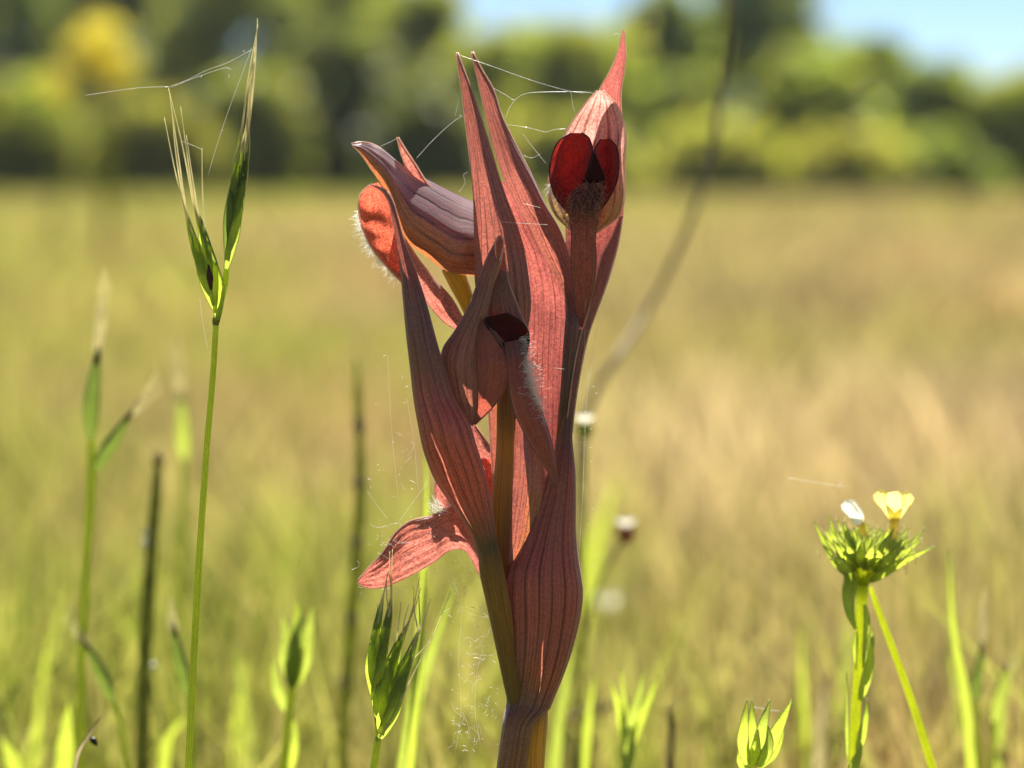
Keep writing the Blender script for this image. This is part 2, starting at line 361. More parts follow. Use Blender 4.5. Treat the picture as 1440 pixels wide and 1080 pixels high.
# meadow grass, one mass
def fnoise(x, y, s, seed):
    return np.array([noise.noise(Vector((a * s, b * s, seed))) for a, b in zip(x, y)])
def blades(n, z0, z1, h0, h1, w0, w1, green, power=1.0, side=1.7, lean=0.45):
    q = rng.random(n); z = (z0**power + q * (z1**power - z0**power)) ** (1 / power)
    n0 = n; n = int(n * 1.35); z = np.r_[z, z[:n - n0]]; side = np.where(np.arange(n) < n0, side, 4.6)
    x = (rng.random(n) - 0.5) * 0.36 * z * side + (rng.random(n) - .5) * 0.15
    y = z - CAM_D
    lg = np.log(z) * 3.0
    pa = fnoise(x / z * 9, lg, 0.9, 3.3); pb = fnoise(x / np.sqrt(z) * 7, lg * 2.2, 1.1, 8.8); pc = fnoise(x / z * 14, lg * 1.5, 0.8, 21.0)
    g_ = green - 1.15 * x / z + 0.55 * pa + 0.35 * pb + rng.normal(0, 0.18, n)
    h = (h0 + (h1 - h0) * rng.random(n) ** 1.6) * (1 + 0.35 * pb); w_ = w0 + (w1 - w0) * rng.random(n)
    az = rng.random(n) * 2 * math.pi; ln = lean * np.minimum(np.abs(rng.normal(0, 1, n)), 1.7) * h
    wa = rng.random(n) * math.pi
    wx, wy = np.cos(wa) * w_ / 2, np.sin(wa) * w_ / 2
    dx, dy = np.cos(az) * ln, np.sin(az) * ln
    P = np.zeros((n, 5, 3))
    P[:, 0] = np.c_[x - wx, y - wy, np.full(n, -0.006)]; P[:, 1] = np.c_[x + wx, y + wy, np.full(n, -0.006)]
    P[:, 2] = np.c_[x - wx*.85 + dx*.35, y - wy*.85 + dy*.35, h*.6]; P[:, 3] = np.c_[x + wx*.85 + dx*.35, y + wy*.85 + dy*.35, h*.6]
    P[:, 4] = np.c_[x + dx, y + dy, h]
    cols = np.array([(0.36, 0.285, 0.165), (0.37, 0.305, 0.14), (0.355, 0.335, 0.105), (0.28, 0.315, 0.06)])
    gi = np.clip(g_, 0, 0.999) * 3; i0 = gi.astype(int); fr = (gi - i0)[:, None]
    col = cols[i0] * (1 - fr) + cols[i0 + 1] * fr
    red = np.clip((pc + rng.normal(0, .2, n)) * 2.2 - 0.35, 0, 1)[:, None] * np.clip(1 - g_ * 1.2, 0, 1)[:, None]
    col = col * (1 - 0.75 * red) + np.array((0.50, 0.30, 0.19)) * 0.75 * red
    dry = (np.exp(-((np.log(z) - math.log(1.6)) / .30) ** 2) * np.clip((x / z + .03) / .09, 0, 1) * np.clip(.75 + .6 * pb, 0, 1))[:, None]
    col = col * (1 - .8 * dry) + np.array((0.66, 0.50, 0.36)) * .75 * dry
    col = np.clip(col * rng.normal(1, 0.22, (n, 1)), 0.01, 0.8)
    return P, np.repeat(col, 5, axis=0)
sets = [blades(3500, 0.22, 0.60, 0.02, 0.062, .0012, .003, 0.55, 1.5, 3.0),
        blades(15000, 0.60, 1.15, 0.03, 0.10, .0012, .0034, 0.64, 1.6, 2.2),
        blades(26000, 1.10, 3.0, 0.03, 0.095, .0018, .0045, 0.36, 1.4, 2.0),
        blades(40000, 3.0, 11, 0.03, 0.10, .005, .012, 0.16, 1.2, 1.9),
        blades(6000, 24, 44, 0.05, 0.17, .03, .08, 0.62, 1.0, 1.9),
        blades(5000, 33, 40.5, 0.06, 0.16, .03, .07, 0.55, 1.0, 1.9),
        blades(500, 0.9, 2.6, 0.05, 0.09, .004, .007, 0.40, 1.3, 2.0),
        blades(1300, 20, 40, 0.06, 0.22, .03, .06, 0.55, 1.0, 1.9),
        blades(36000, 11, 52, 0.04, 0.12, .02, .06, 0.24, 1.2, 1.9)]
P = np.concatenate([s[0] for s in sets]); T = np.concatenate([s[1] for s in sets]); nb = len(P)
base = np.arange(nb)[:, None] * 5
loops = (base + np.array((0, 1, 3, 2, 2, 3, 4))).ravel(); sizes = np.tile((4, 3), nb)
mg = tint_mesh('meadow_grass', P.reshape(-1, 3), loops, sizes, T, M['blade'], 'stuff')
tag(mg, 'dry yellow and green meadow grass covering the ground out of focus', 'grass')

# shrubs and trees at the meadow's far edge: trunk, limbs and a crown of leaf clumps
def shrub(name, label, cat, px, top, halfw, dist, col, n, seed, trunk_h=0.3, group='bushes along the far edge of the meadow', squash=1.0):
    r = np.random.default_rng(seed); k = dist / F_PX
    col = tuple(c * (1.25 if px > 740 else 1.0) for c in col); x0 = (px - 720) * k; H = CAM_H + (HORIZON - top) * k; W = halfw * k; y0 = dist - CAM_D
    root = thing(name, label, cat, (x0, y0, 0), group)
    # lobes of the crown
    lob = []; n = int(n * 2.8)
    for zf, cnt in ((.10, 6), (.28, 7), (.48, 7), (.66, 6), (.84, 5)):
        for i in range(cnt):
            a = 6.28 * (i + r.random()) / cnt; ww = W * (0.70 if zf < .5 else 0.70 - (zf - .5) * .75)
            s = min(W, H) * r.uniform(0.14, 0.38)
            zz = min(H * (zf + r.normal(0, .04)), H - s * 0.75)
            lob.append((math.cos(a) * ww * r.uniform(.6, 1.05), math.sin(a) * ww * .7, zz, s))
    lob.append((r.normal(0, .15) * W, 0, H - 0.24 * min(W, H), 0.26 * min(W, H)))
    lob = np.array(lob)
    li = r.integers(0, len(lob), n); L = lob[li]
    d = r.normal(0, 1, (n, 3)); d /= np.linalg.norm(d, axis=1)[:, None]
    rad = L[:, 3] * (0.25 + 0.65 * r.random(n) ** 0.6 + np.abs(r.normal(0, .42, n)))
    Pc = L[:, :3] + d * rad[:, None] * np.array((1, 1, 0.9)); Pc[:, 2] = np.maximum(Pc[:, 2], 0.05)
    sz = (0.075 + 0.075 * r.random(n)) * (dist / 45) ** 0.8
    A = r.normal(0, 1, (n, 3)); A /= np.linalg.norm(A, axis=1)[:, None]
    B = np.cross(A, r.normal(0, 1, (n, 3))); B /= np.linalg.norm(B, axis=1)[:, None]
    Q = np.stack([Pc - A*sz[:, None], Pc + B*sz[:, None]*.55, Pc + A*sz[:, None], Pc - B*sz[:, None]*.55], 1)
    lv = r.normal(1, 0.09, len(lob))[li] * r.normal(1, 0.2, n)
    ct = np.clip(np.array(col)[None] * lv[:, None] * (1 + r.normal(0, .08, (n, 3))), 0.008, 0.6)
    o = tint_mesh('crown', Q.reshape(-1, 3), np.arange(n * 4), np.full(n, 4), np.repeat(ct, 4, axis=0), M['leaf'], None, root)
    mb = MB()
    tz = max(H * trunk_h, 0.15)
    mb.add(*tube_np([(0, 0, -0.05), (W*.03, 0, tz*.5), (0, W*.02, tz)], (W*.075+.02, W*.06+.015, W*.05+.01), 8))
    for q in lob[:7]:
        e = q[:3]; mb.add(*tube_np([(0, W*.02, tz*.9), (e[0]*.45, e[1]*.45, tz + (e[2]-tz)*.55), tuple(e)], (W*.04+.008, W*.025+.006, .006), 6))
    t = mb.build('trunk', M['wood']); t.parent = root
    return root
G1, G2, G3, G4 = (0.15, 0.19, 0.055), (0.20, 0.23, 0.06), (0.13, 0.155, 0.055), (0.22, 0.23, 0.07)  # the darkest green carries the shade of recesses between the bushes
spec = [  # px, top row, half width px, distance, colour, leaves, what sets it apart
 (-190, -30, 170, 46, G1, 2600, 'green tree at the far left edge of the meadow'),
 (-20, -60, 150, 56, G1, 3000, 'tall grey green tree behind the golden flowers'),
 (20, 120, 130, 42, G2, 2200, 'low light green bush below the golden flowers'),
 (160, -90, 150, 58, G1, 3200, 'tall bright green tree behind the long grass awns'),
 (215, 150, 110, 41, G4, 2000, 'low yellowish bush behind the grass spikelets at left'),
 (320, -90, 150, 54, G2, 3400, 'tall light green tree rising above the frame beside the left grass tip'),
 (345, 110, 95, 43, G2, 2200, 'light green bush right of the grass spikelets'),
 (490, 40, 105, 45, G3, 3200, 'bush darkened for a shaded recess just left of the orchid'),
 (470, -70, 130, 58, G1, 3000, 'tall tree above the dark bush left of the orchid'),
 (595, -25, 110, 54, G2, 3000, 'tall green tree behind the orchid tips at left'),
 (600, 130, 90, 42, G3, 2400, 'dark bush half hidden behind the orchid hoods'),
 (700, 45, 110, 50, G2, 2800, 'yellow green bush behind the two tall bract tips'),
 (815, 38, 115, 48, G2, 3000, 'rounded green bush behind the top flower'),
 (795, 170, 100, 40, G4, 2000, 'low yellowish bush beside the top flower'),
 (930, -20, 95, 50, G1, 3000, 'green tree crossed by the blurred twig'),
 (1060, -90, 125, 53, G1, 3600, 'tallest tree right of the blurred twig'),
 (965, 115, 75, 43, G3, 2200, 'bush darkened for a shaded gap under the tall right tree'),
 (1010, 180, 110, 40, G4, 2200, 'low yellow green bush right of the twig'),
 (1150, 80, 105, 45, G2, 3000, 'bright green bush below the sky gap at right'),
 (1225, 50, 85, 50, G1, 2600, 'upright green bush with a peak in the sky gap at right'),
 (1180, 195, 110, 40, G4, 2000, 'low pale bush at the right meadow edge'),
 (1320, 95, 110, 47, G1, 3000, 'green bush under the blue sky near the right edge'),
 (1300, 195, 110, 41, G1, 2000, 'low dull bush near the right edge of the meadow'),
 (1440, 110, 110, 46, G2, 2800, 'green bush cut by the right edge of the view'),
 (1600, 90, 130, 48, G1, 2400, 'green bush beyond the right edge of the meadow'),
]
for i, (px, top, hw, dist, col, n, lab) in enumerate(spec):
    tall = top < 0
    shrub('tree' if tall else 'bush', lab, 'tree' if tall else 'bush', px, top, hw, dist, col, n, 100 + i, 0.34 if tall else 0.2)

# thin summer haze over the whole meadow
hz = bpy.data.materials.new('thin haze'); hz.use_nodes = True; hz.node_tree.nodes.clear()
ho = hz.node_tree.nodes.new('ShaderNodeOutputMaterial'); hp = hz.node_tree.nodes.new('ShaderNodeVolumePrincipled')
hp.inputs['Color'].default_value = (0.92, 0.96, 1.0, 1); hp.inputs['Density'].default_value = 0.00032; hp.inputs['Anisotropy'].default_value = 0.2
hz.node_tree.links.new(hp.outputs[0], ho.inputs['Volume'])
bx, by0, by1, bz0, bz1 = 320, -60, 420, -1.0, 7.0
hmb = MB(); hmb.add([(x, y, z) for z in (bz0, bz1) for x, y in ((-bx, by0), (bx, by0), (bx, by1), (-bx, by1))], [(3, 2, 1, 0), (4, 5, 6, 7), (0, 1, 5, 4), (1, 2, 6, 5), (2, 3, 7, 6), (3, 0, 4, 7)])
ho_ = hmb.build('haze', hz, smooth=False); ho_['kind'] = 'stuff'
tag(ho_, 'thin pale summer haze over the whole meadow', 'haze')

# golden flowering plant far behind the grass at left
def golden_plant(label, x_px, rows, Y):
    b = at(x_px, 300, Y); root = thing('golden_flower_plant', label, 'flower', (b[0], Y, 0), 'golden flowering plants')
    r = np.random.default_rng(int(x_px)); mb = MB()
    for (hx_, hy, hr) in rows:
        e = at(hx_, hy, Y); mb.add(*tube_np([(b[0], Y, -0.01), ((b[0]*.6 + e[0]*.4), Y, e[2]*.5), e], (.004, .003, .002), 6))
    mb.build('stem', M['olive'], root)
    for (hx_, hy, hr) in rows:
        h = MB(); e = at(hx_, hy, Y); R = hr * pxs(Y)
        for k in range(150):
            d = r.normal(0, 1, 3); d /= np.linalg.norm(d); p = e + d * R * (0.3 + .7 * r.random())
            a_ = r.normal(0, 1, 3); a_ /= np.linalg.norm(a_); b_ = np.cross(a_, d); s = R * 0.22
            h.add([p - a_*s, p + b_*s*.7, p + a_*s, p - b_*s*.7], [(0, 1, 2, 3)])
        o = h.build('flower_head', M['gorse'], root, smooth=False)
golden_plant('tall golden flower clusters blurred at the upper left', 150, [(138, 50, 38), (166, 88, 32), (116, 72, 28), (155, 110, 18)], 5.5)
golden_plant('small round golden flower left of the tall clusters', 79, [(79, 117, 24)], 5.6)

# ================================================================== ORCHID
OB = at(733, 1080, 0.001); base = (OB[0] - 0.002, 0.001, 0.0)
orchid = thing('tongue_orchid', 'tall reddish brown tongue orchid with pointed veined bracts in the middle', 'orchid', base)

# stem and ovaries
mb = MB(); tube_px(mb, [(712, 500, 9, -1), (711, 560, 12, -2), (710, 640, 13, -2), (706, 700, 15, -2), (706, 760, 16, -1), (712, 830, 17, 1), (726, 890, 20, 1), (737, 950, 26, 1), (741, 1000, 30, 1), (736, 1045, 32, 1), (732, 1080, 34, 1)], 50, 20, True)
mb.build('stem', M['ostem'], orchid)
mb = MB(); tube_px(mb, [(686, 745, 10, -4), (688, 768, 14, -4), (691, 800, 17.5, -3.6), (701, 850, 17, -3), (713, 915, 15, -2), (724, 975, 13, -1), (730, 1010, 9, 0)], 30, 16)
mb.build('ovary', M['ovary'], orchid)
mb = MB(); tube_px(mb, [(632, 374, 13, 5), (645, 398, 14, 5), (658, 428, 11, 5), (676, 475, 9, 4), (700, 560, 7, 1)], 24, 14)
mb.build('ovary', M['ovary'], orchid)
mb = MB(); tube_px(mb, [(803, 440, 8, 1), (801, 490, 9, 1), (796, 560, 9, 1), (788, 640, 9, 2), (772, 740, 9, 2), (750, 860, 8, 2), (742, 940, 6, 1)], 30, 14)
mb.build('ovary', M['ovary'], orchid)

# bracts -----------------------------------------------------------------
A = [(526, 262, 528, 263, -2), (539, 269, 541, 266, -3), (547, 285, 552, 281, -4.5), (552, 306, 559, 305, -6), (557, 338, 568, 336, -7), (562, 375, 585, 380, -8), (566, 418, 600, 426, -8.5), (571, 473, 614, 478, -8.5), (576, 515, 625, 515, -8.5), (581, 560, 641, 562, -8.5), (587, 595, 661, 596, -8.5), (596, 637, 672, 632, -8), (611, 675, 684, 668, -7), (629, 703, 691, 700, -6), (651, 734, 696, 735, -5), (665, 757, 698, 758, -4.5), (674, 785, 699, 785, -4)]
sheet('bract', A, M['bract'], orchid, phi=177, tip=80, k=.62, n=70, m=40, wob=.7, rib=.14, seed=1)
Cc = [(642, 74, 644, 74, 3), (645, 100, 653, 99, 2), (649, 125, 662, 123, 1.5), (653, 160, 674, 158, 1), (658, 200, 687, 200, .5), (662, 240, 700, 240, 0), (665, 280, 715, 284, 0), (666, 320, 728, 318, 0), (667, 360, 738, 352, 0), (668, 400, 745, 400, 0), (675, 430, 747, 430, 0), (684, 460, 743, 460, 0), (695, 490, 738, 490, 0), (703, 530, 730, 530, 0), (706, 600, 724, 600, 0)]
sheet('bract', Cc, M['bract'], orchid, phi=155, tip=62, tlen=.62, k=.62, n=70, m=40, wob=.5, rib=.14, seed=2)
D = [(663, 73, 665, 73, 6), (669, 100, 678, 98, 5), (676, 130, 694, 126, 4.5), (684, 165, 706, 163, 4), (694, 205, 727, 206, 3.5), (706, 245, 748, 246, 3), (724, 285, 767, 286, 3), (742, 315, 786, 318, 2.5), (760, 352, 798, 350, 2), (780, 388, 808, 390, 1.5), (794, 420, 814, 422, 1), (795, 450, 815, 455, 0), (792, 485, 811, 490, 0), (789, 540, 806, 545, 0), (788, 590, 800, 590, 0)]
sheet('bract', D, M['bract'], orchid, phi=150, tip=66, tlen=.75, k=.75, n=70, m=40, wob=.5, rib=.12, seed=3)
Gr = [(690, 255, 722, 255, 9), (704, 285, 752, 292, 9), (717, 318, 772, 335, 8.5), (729, 345, 790, 372, 8), (738, 385, 800, 408, 7.5), (742, 425, 803, 440, 7), (742, 460, 803, 470, 6), (740, 500, 801, 510, 5), (740, 550, 800, 560, 4), (744, 600, 796, 610, 3), (748, 680, 790, 690, 2), (740, 800, 780, 800, 1)]
sheet('bract', Gr, M['bract_red'], orchid, phi=70, k=.5, n=60, m=22, wob=.8, rib=.1, seed=4)
Ff = [(876, 43, 878, 43, 6), (867, 78, 880, 78, 6), (856, 103, 877, 106, 6), (844, 124, 873, 132, 6.5), (836, 150, 874, 162, 7), (828, 190, 877, 195, 7), (806, 240, 879, 245, 7), (797, 290, 877, 292, 6.5), (796, 335, 871, 335, 6), (798, 375, 861, 377, 5), (801, 410, 849, 412, 4), (803, 440, 837, 442, 3), (803, 480, 825, 475, 2.5), (801, 520, 815, 520, 2), (798, 560, 808, 560, 2), (793, 620, 803, 620, 2)]
fb, _ = sheet('bract', Ff, M['bract_red'], orchid, phi=74, k=.55, front=False, n=60, m=22, wob=.4, rib=.12, seed=5)
F2 = [(872, 305, 875, 304, 5), (859, 336, 869, 340, 2), (846, 361, 860, 374, 0), (837, 395, 850, 407, -1), (827, 440, 838, 440, -1), (816, 475, 827, 472, -1), (807, 520, 817, 518, -1), (800, 570, 809, 567, -1), (795, 610, 804, 610, 0)]
sheet('folded_wing', F2, M['bract'], fb, phi=60, k=.6, n=40, m=12, seed=6)
Hh = [(805, 462, 817, 464, .5), (800, 520, 812, 520, 0), (794, 570, 806, 570, 0), (784, 620, 805, 618, -.5), (770, 665, 809, 660, -1), (757, 700, 810, 705, -1), (741, 740, 810, 745, -1), (726, 775, 813, 780, -1), (714, 800, 818, 812, -1), (710, 830, 820, 835, -1), (711, 860, 817, 865, -1), (714, 895, 809, 900, -1), (715, 930, 800, 930, -1), (715, 960, 789, 960, 0), (713, 985, 778, 985, 0), (709.5, 1000, 773, 998, -.3), (707, 1012, 758, 1010, -1, 1.25), (705, 1028, 748, 1028, -1.3, 1.6), (702, 1050, 745, 1050, -1.3, 1.7), (698, 1082, 740, 1082, -1.3, 1.7), (692, 1180, 732, 1180, -1.2, 1.8), (690, 1400, 728, 1400, -1.2, 1.8), (692, 1950, 726, 1950, -1.2, 1.8)]
sheet('bract', Hh, M['bract_low'], orchid, phi=178, tip=90, tlen=.15, k=.72, n=170, m=44, wob=.7, rib=.16, seed=7)
Ii = [(722, 545, 738, 545, 0), (722, 600, 755, 602, -1), (720, 640, 764, 655, -1.5), (716, 680, 767, 695, -1.5), (710, 720, 762, 730, -1.5), (706, 760, 752, 770, -1.5), (704, 790, 738, 790, -1), (706, 815, 724, 818, 0)]
sheet('bract', Ii, M['hood_violet_lit'], orchid, phi=80, k=.5, n=50, m=20, wob=.5, rib=.16, seed=8)
sheet('bract', [(694, 500, 702, 500, 2), (688, 555, 702, 555, 2), (688, 600, 702, 600, 2), (691, 640, 703, 640, 2), (694, 690, 704, 690, 2), (698, 740, 706, 740, 2)], M['hood_violet_lit'], orchid, phi=70, k=.6, n=30, m=10, seed=9)
sheet('bract', [(701, 780, 712, 780, 4), (703, 808, 722, 810, 4), (705, 840, 722, 840, 4), (708, 870, 716, 870, 4), (711, 905, 716, 905, 3)], M['lip_pink'], orchid, phi=60, k=.4, n=24, m=10, seed=10)

# left flower: hood pointing left, lip with a round lobe, hairs --------------------
K = [(494, 202, 496, 205, -1), (508, 200, 506, 214, -1), (522, 202, 517, 230, 0), (540, 211, 532, 253, 0), (562, 229, 551, 288, 1), (585, 244, 571, 337, 2), (612, 258, 598, 360, 3), (640, 272, 630, 382, 4), (664, 283, 663, 388, 4.5), (705, 300, 700, 395, 6)]
k_o, _ = sheet('flower_hood', K, M['hood_violet_lit'], orchid, phi=155, tip=85, tlen=.5, tilt=.95, k=.5, n=60, m=42, wob=.9, rib=.10, nrib=7, seed=11)
sheet('sepal', [(558, 193, 560, 193, 5), (563, 212, 571, 211, 5), (570, 232, 585, 232, 5.5), (581, 258, 600, 256, 6), (600, 290, 625, 285, 7)], M['lip_pink'], k_o, phi=70, k=.5, n=24, m=10, seed=12)
Ll = [(520, 260, 533, 256, 0), (509, 269, 543, 268, .5), (504.5, 284, 551, 287, 1), (505, 302, 557, 310, 1), (511, 324, 563, 335, 1), (521, 346, 569, 356, 1), (535, 365, 575, 374, 1), (552, 384, 579, 388, 1), (566, 398, 582, 396, 1)]
l_o, LG = sheet('lip', Ll, M['lip'], k_o, phi=84, k=.75, front=False, n=40, m=24, wob=1.3, rib=.12, nrib=3, seed=13)
St = [(556, 318, 545, 372, 2), (576, 346, 572, 392, 2), (591, 368, 590, 410, 2.5), (613, 395, 604, 430, 3), (635, 420, 626, 454, 3), (650, 446, 641, 463, 3), (662, 466, 656, 474, 3)]
sheet('lip_tongue', St, M['lip_pink'], k_o, phi=76, k=.7, n=40, m=18, wob=.5, rib=.16, nrib=3, seed=14)
mbr = MB(); tube_px(mbr, [(521, 259, 1.2, -.4), (530, 263, 1.6, -.8), (540, 271, 1.8, -1), (547, 283, 1.8, -1), (552, 298, 1.4, -.6), (556, 312, 1, 0)], 24, 8)
mbr.build('lip_rim', M['hood_pale'], k_o)
hs = []
for q in range(300):
    t = .28 + .70 * rng.random(); i = int(t * 39); j = int(abs(rng.normal(0, 1.6)))
    p = LG[i, min(j, 20)]; tx = np.array((-0.75, -0.25, -0.62)) + rng.normal(0, .35, 3); tx /= np.linalg.norm(tx)
    hs.append((p, tx * rng.uniform(.0004, .0017)))
hairs('lip_hairs', hs, M['hair_white'], k_o, r=.000022)

# middle flower -------------------------------------------------------------------
B = [(700, 333, 705, 332, -3), (693, 347, 707, 352, -4), (685, 362, 703, 372, -5), (671, 397, 693, 406, -5.5), (657, 433, 685, 442, -6), (638, 466, 677, 472, -6), (622, 490, 673, 502, -6), (620, 515, 673, 530, -6), (631, 552, 673, 562, -6), (650, 583, 669, 586, -6), (662, 598, 665, 599, -6)]
b_o, _ = sheet('flower_hood', B, M['hood'], orchid, phi=130, tip=80, k=.62, n=56, m=36, wob=.5, rib=.10, nrib=6, seed=21)
sheet('hood_tip', [(702, 331, 704, 331, -5), (697, 341, 708, 340, -5.2), (697, 355, 706, 354, -5.4), (699, 368, 702, 367, -5.2)], M['lip_pink'], b_o, phi=80, k=.6, n=16, m=10, seed=22)
sheet('hood_wing', [(703, 345, 707, 347, -2), (692, 400, 716, 398, -3), (684, 440, 730, 435, -3), (690, 480, 742, 470, -3), (700, 520, 740, 500, -3)], M['hood'], b_o, phi=70, k=.45, n=30, m=16, wob=.3, rib=.16, nrib=5, seed=23)
sheet('lip_lobe', [(676, 449, 683, 448, -6.5), (672, 470, 697, 468, -7), (670, 495, 713, 488, -7), (670, 520, 719, 512, -7), (671, 545, 714, 540, -7), (668, 572, 694, 571, -6.5), (664, 597, 668, 597, -6)], M['lip_brown'], b_o, phi=70, k=.5, n=34, m=18, wob=.5, seed=24)
sheet('throat_shade', [(684, 446, 712, 440, -7.0), (682, 453, 728, 449, -7.2), (688, 464, 740, 460, -7.2), (698, 478, 744, 474, -7.2), (708, 494, 742, 490, -7.2), (714, 510, 738, 508, -7)], M['throat_shade'], b_o, phi=70, k=.2, front=False, n=24, m=16, seed=25)
tg, TG = sheet('lip_tongue', [(708, 482, 736, 476, -6.5), (712, 502, 739, 500, -7.2), (715, 528, 742, 527, -8), (717, 552, 749, 550, -8.5), (724, 580, 760, 575, -8.5), (738, 610, 770, 603, -8.3), (755, 638, 778, 633, -8), (770, 662, 782, 658, -7.5), (781, 686, 783, 685, -7)], M['lip_brown'], b_o, phi=84, k=.85, n=50, m=20, wob=.4, rib=.16, nrib=3, seed=26)
hs = []
for q in range(480):
    i = int(np.clip(rng.normal(13, 6.5), 0, 27)); j = int(np.clip(19 - abs(rng.normal(0, 3)), 6, 19))
    tx = np.array((0.9, -0.3, 0.05)) + rng.normal(0, .35, 3); tx /= np.linalg.norm(tx)
    hs.append((TG[i, j] + rng.normal(0, .0002, 3) * (1, 0, 1), tx * rng.uniform(.0006, .0021)))
hairs('lip_hairs', hs, M['hair_white'], b_o, r=.000026)

# top right flower ------------------------------------------------------------------
E = [(840, 127, 848, 127, 0), (822, 147, 865, 145, 0), (804, 172, 876, 168, -.5), (791, 195, 880, 192, -1), (780, 222, 879, 220, -1), (771, 252, 879, 248, -1), (772, 280, 877, 280, -1), (782, 304, 868, 306, 0), (800, 321, 845, 323, 1), (812, 330, 832, 332, 2)]
e_o, EG = sheet('flower_hood', E, M['hood_pale'], orchid, phi=96, k=.62, front=False, n=60, m=30, wob=.4, rib=.12, nrib=7, seed=31, rim=.00016)
_, E1 = sheet('lip_lobe', [(803, 187, 818, 187, -2), (787, 197, 828, 194, -3), (778, 213, 833, 211, -3.5), (773, 233, 834, 233, -4), (774, 254, 834, 256, -4), (780, 275, 832, 277, -4.4), (793, 293, 828, 295, -4.8), (804, 306, 822, 307, -5)], M['lip_dark'], e_o, phi=82, k=.95, front=False, n=34, m=22, wob=.9, rib=.1, nrib=2, seed=32)
_, E2 = sheet('lip_lobe', [(845, 196, 857, 195, -2), (837, 208, 866, 205, -3), (834, 225, 870, 222, -3.5), (829, 245, 869, 248, -4), (826, 262, 863, 266, -4), (821, 282, 853, 284, -4.4), (817, 297, 842, 298, -4.8), (820, 307, 835, 307, -5)], M['lip_dark'], e_o, phi=82, k=.95, front=False, n=34, m=22, wob=.9, rib=.1, nrib=2, seed=33)
sheet('throat_shade', [(833, 216, 837, 216, -4.2), (829, 232, 843, 232, -4.4), (823, 249, 850, 249, -4.5), (818, 264, 848, 264, -4.6), (822, 277, 841, 277, -4.6)], M['throat_shade'], e_o, phi=70, k=.15, front=False, n=24, m=14, seed=34)
eb, EB = sheet('lip_tongue', [(812, 458, 818, 460, .5), (809, 430, 826, 434, -1), (806, 400, 834, 402, -3), (803, 365, 838, 366, -4.5), (804, 335, 837, 335, -5), (802, 310, 840, 311, -5.2), (799, 294, 843, 296, -5.3), (800, 280, 847, 283, -5.2), (808, 268, 850, 270, -5), (822, 258, 844, 258, -4.8)], M['lip_bowl'], e_o, phi=80, k=.4, n=50, m=20, wob=.3, rib=.12, nrib=3, seed=35); EB = EB[::-1]
hs = []
for q in range(1300):
    if q % 5 < 2:
        i = int(np.clip(abs(rng.normal(0, 12)), 0, 40)); j = int(rng.integers(0, 20)); p = EB[i, j]; side = (j - 10) / 10
    else:
        i = int(np.clip(33 - abs(rng.normal(0, 7.5)), 14, 33)); j = int(rng.integers(0, 18)); p = (E1 if q % 2 else E2)[i, j]; side = -.4 if q % 2 else .4
    tx = np.array((side * .7, -0.75, rng.normal(-.1, .5))) + rng.normal(0, .3, 3); tx /= np.linalg.norm(tx)
    hs.append((p, tx * rng.uniform(.0004, .0014)))
hairs('lip_hairs', hs, M['hair_red'], e_o, r=.000026)
hs = [(E1[int(rng.integers(20, 34)), int(rng.integers(0, 3))], np.array((-.7, -.5, rng.normal(-.5, .4))) * rng.uniform(.0006, .0015)) for q in range(110)]
hairs('lip_hairs', hs, M['hair_white'], e_o, r=.000026)

# lower left flower behind the bract --------------------------------------------------
Mm = [(662, 700, 690, 850, 3), (650, 708, 672, 804, 3), (636, 712, 654, 774, 3), (622, 718, 632, 774, 3), (604, 726, 613, 788, 2), (576, 733, 581, 807, 1), (556, 749, 558, 818, 0), (544, 768, 541, 825, -1), (533, 783, 524, 827, -1.5), (518, 798, 512, 825, -2), (502, 817, 504, 820, -2.5)]
m_o, MG = sheet('lip_tongue', Mm, M['lip_pink'], orchid, phi=66, k=.4, n=56, m=24, wob=1.0, rib=.16, nrib=6, seed=41)
sheet('flower_hood', [(614, 668, 640, 668, 6), (611, 690, 640, 690, 6), (616, 706, 645, 712, 6), (630, 722, 660, 730, 5), (645, 745, 676, 755, 4)], M['lip_pink'], m_o, phi=80, k=.5, n=24, m=14, wob=.6, seed=42)
hs = [(at(rng.uniform(606, 634), rng.uniform(706, 724), .0015), np.array((-.6, -.5, .5)) * rng.uniform(.0006, .0016) + rng.normal(0, .0004, 3)) for q in range(70)]
hairs('lip_hairs', hs, M['hair_white'], m_o, r=.000026)
n_o, _ = sheet('flower_hood', [(645, 588, 668, 597, 6), (630, 612, 686, 622, 6), (626, 640, 700, 642, 6), (634, 674, 702, 674, 6), (652, 712, 702, 710, 5), (676, 755, 702, 752, 4)], M['lip_pink'], orchid, phi=70, k=.4, n=30, m=14, wob=.5, rib=.16, seed=43)
sheet('lip', [(676, 645, 702, 644, 4), (678, 668, 702, 668, 4), (682, 692, 702, 692, 4), (688, 715, 700, 715, 3)], M['lip'], n_o, phi=60, k=.3, n=20, m=12, seed=44)

# ================================================================== GRASSES IN FOCUS
def awn(mb, pts, r0, n=16, sides=5):
    X = hermite(pts, n); P = np.array([at(x[0], x[1], x[2] / 1000) for x in X])
    mb.add(*tube_np(P, np.linspace(r0, r0 * .25, n) * pxs(0), sides))
def lemma(parent, spine, wmax, mat, phi=78, k=.8, n=22, m=12, prof=None):
    G = sheet_grid(lance_rows(spine, wmax * 1.35, prof), phi=phi, k=k, n=n, m=m, wob=.08, rib=.04, nrib=4, seed=random.random()*50)
    return add_grid(MB(), G, .00005).build('spikelet_scale', mat, parent)

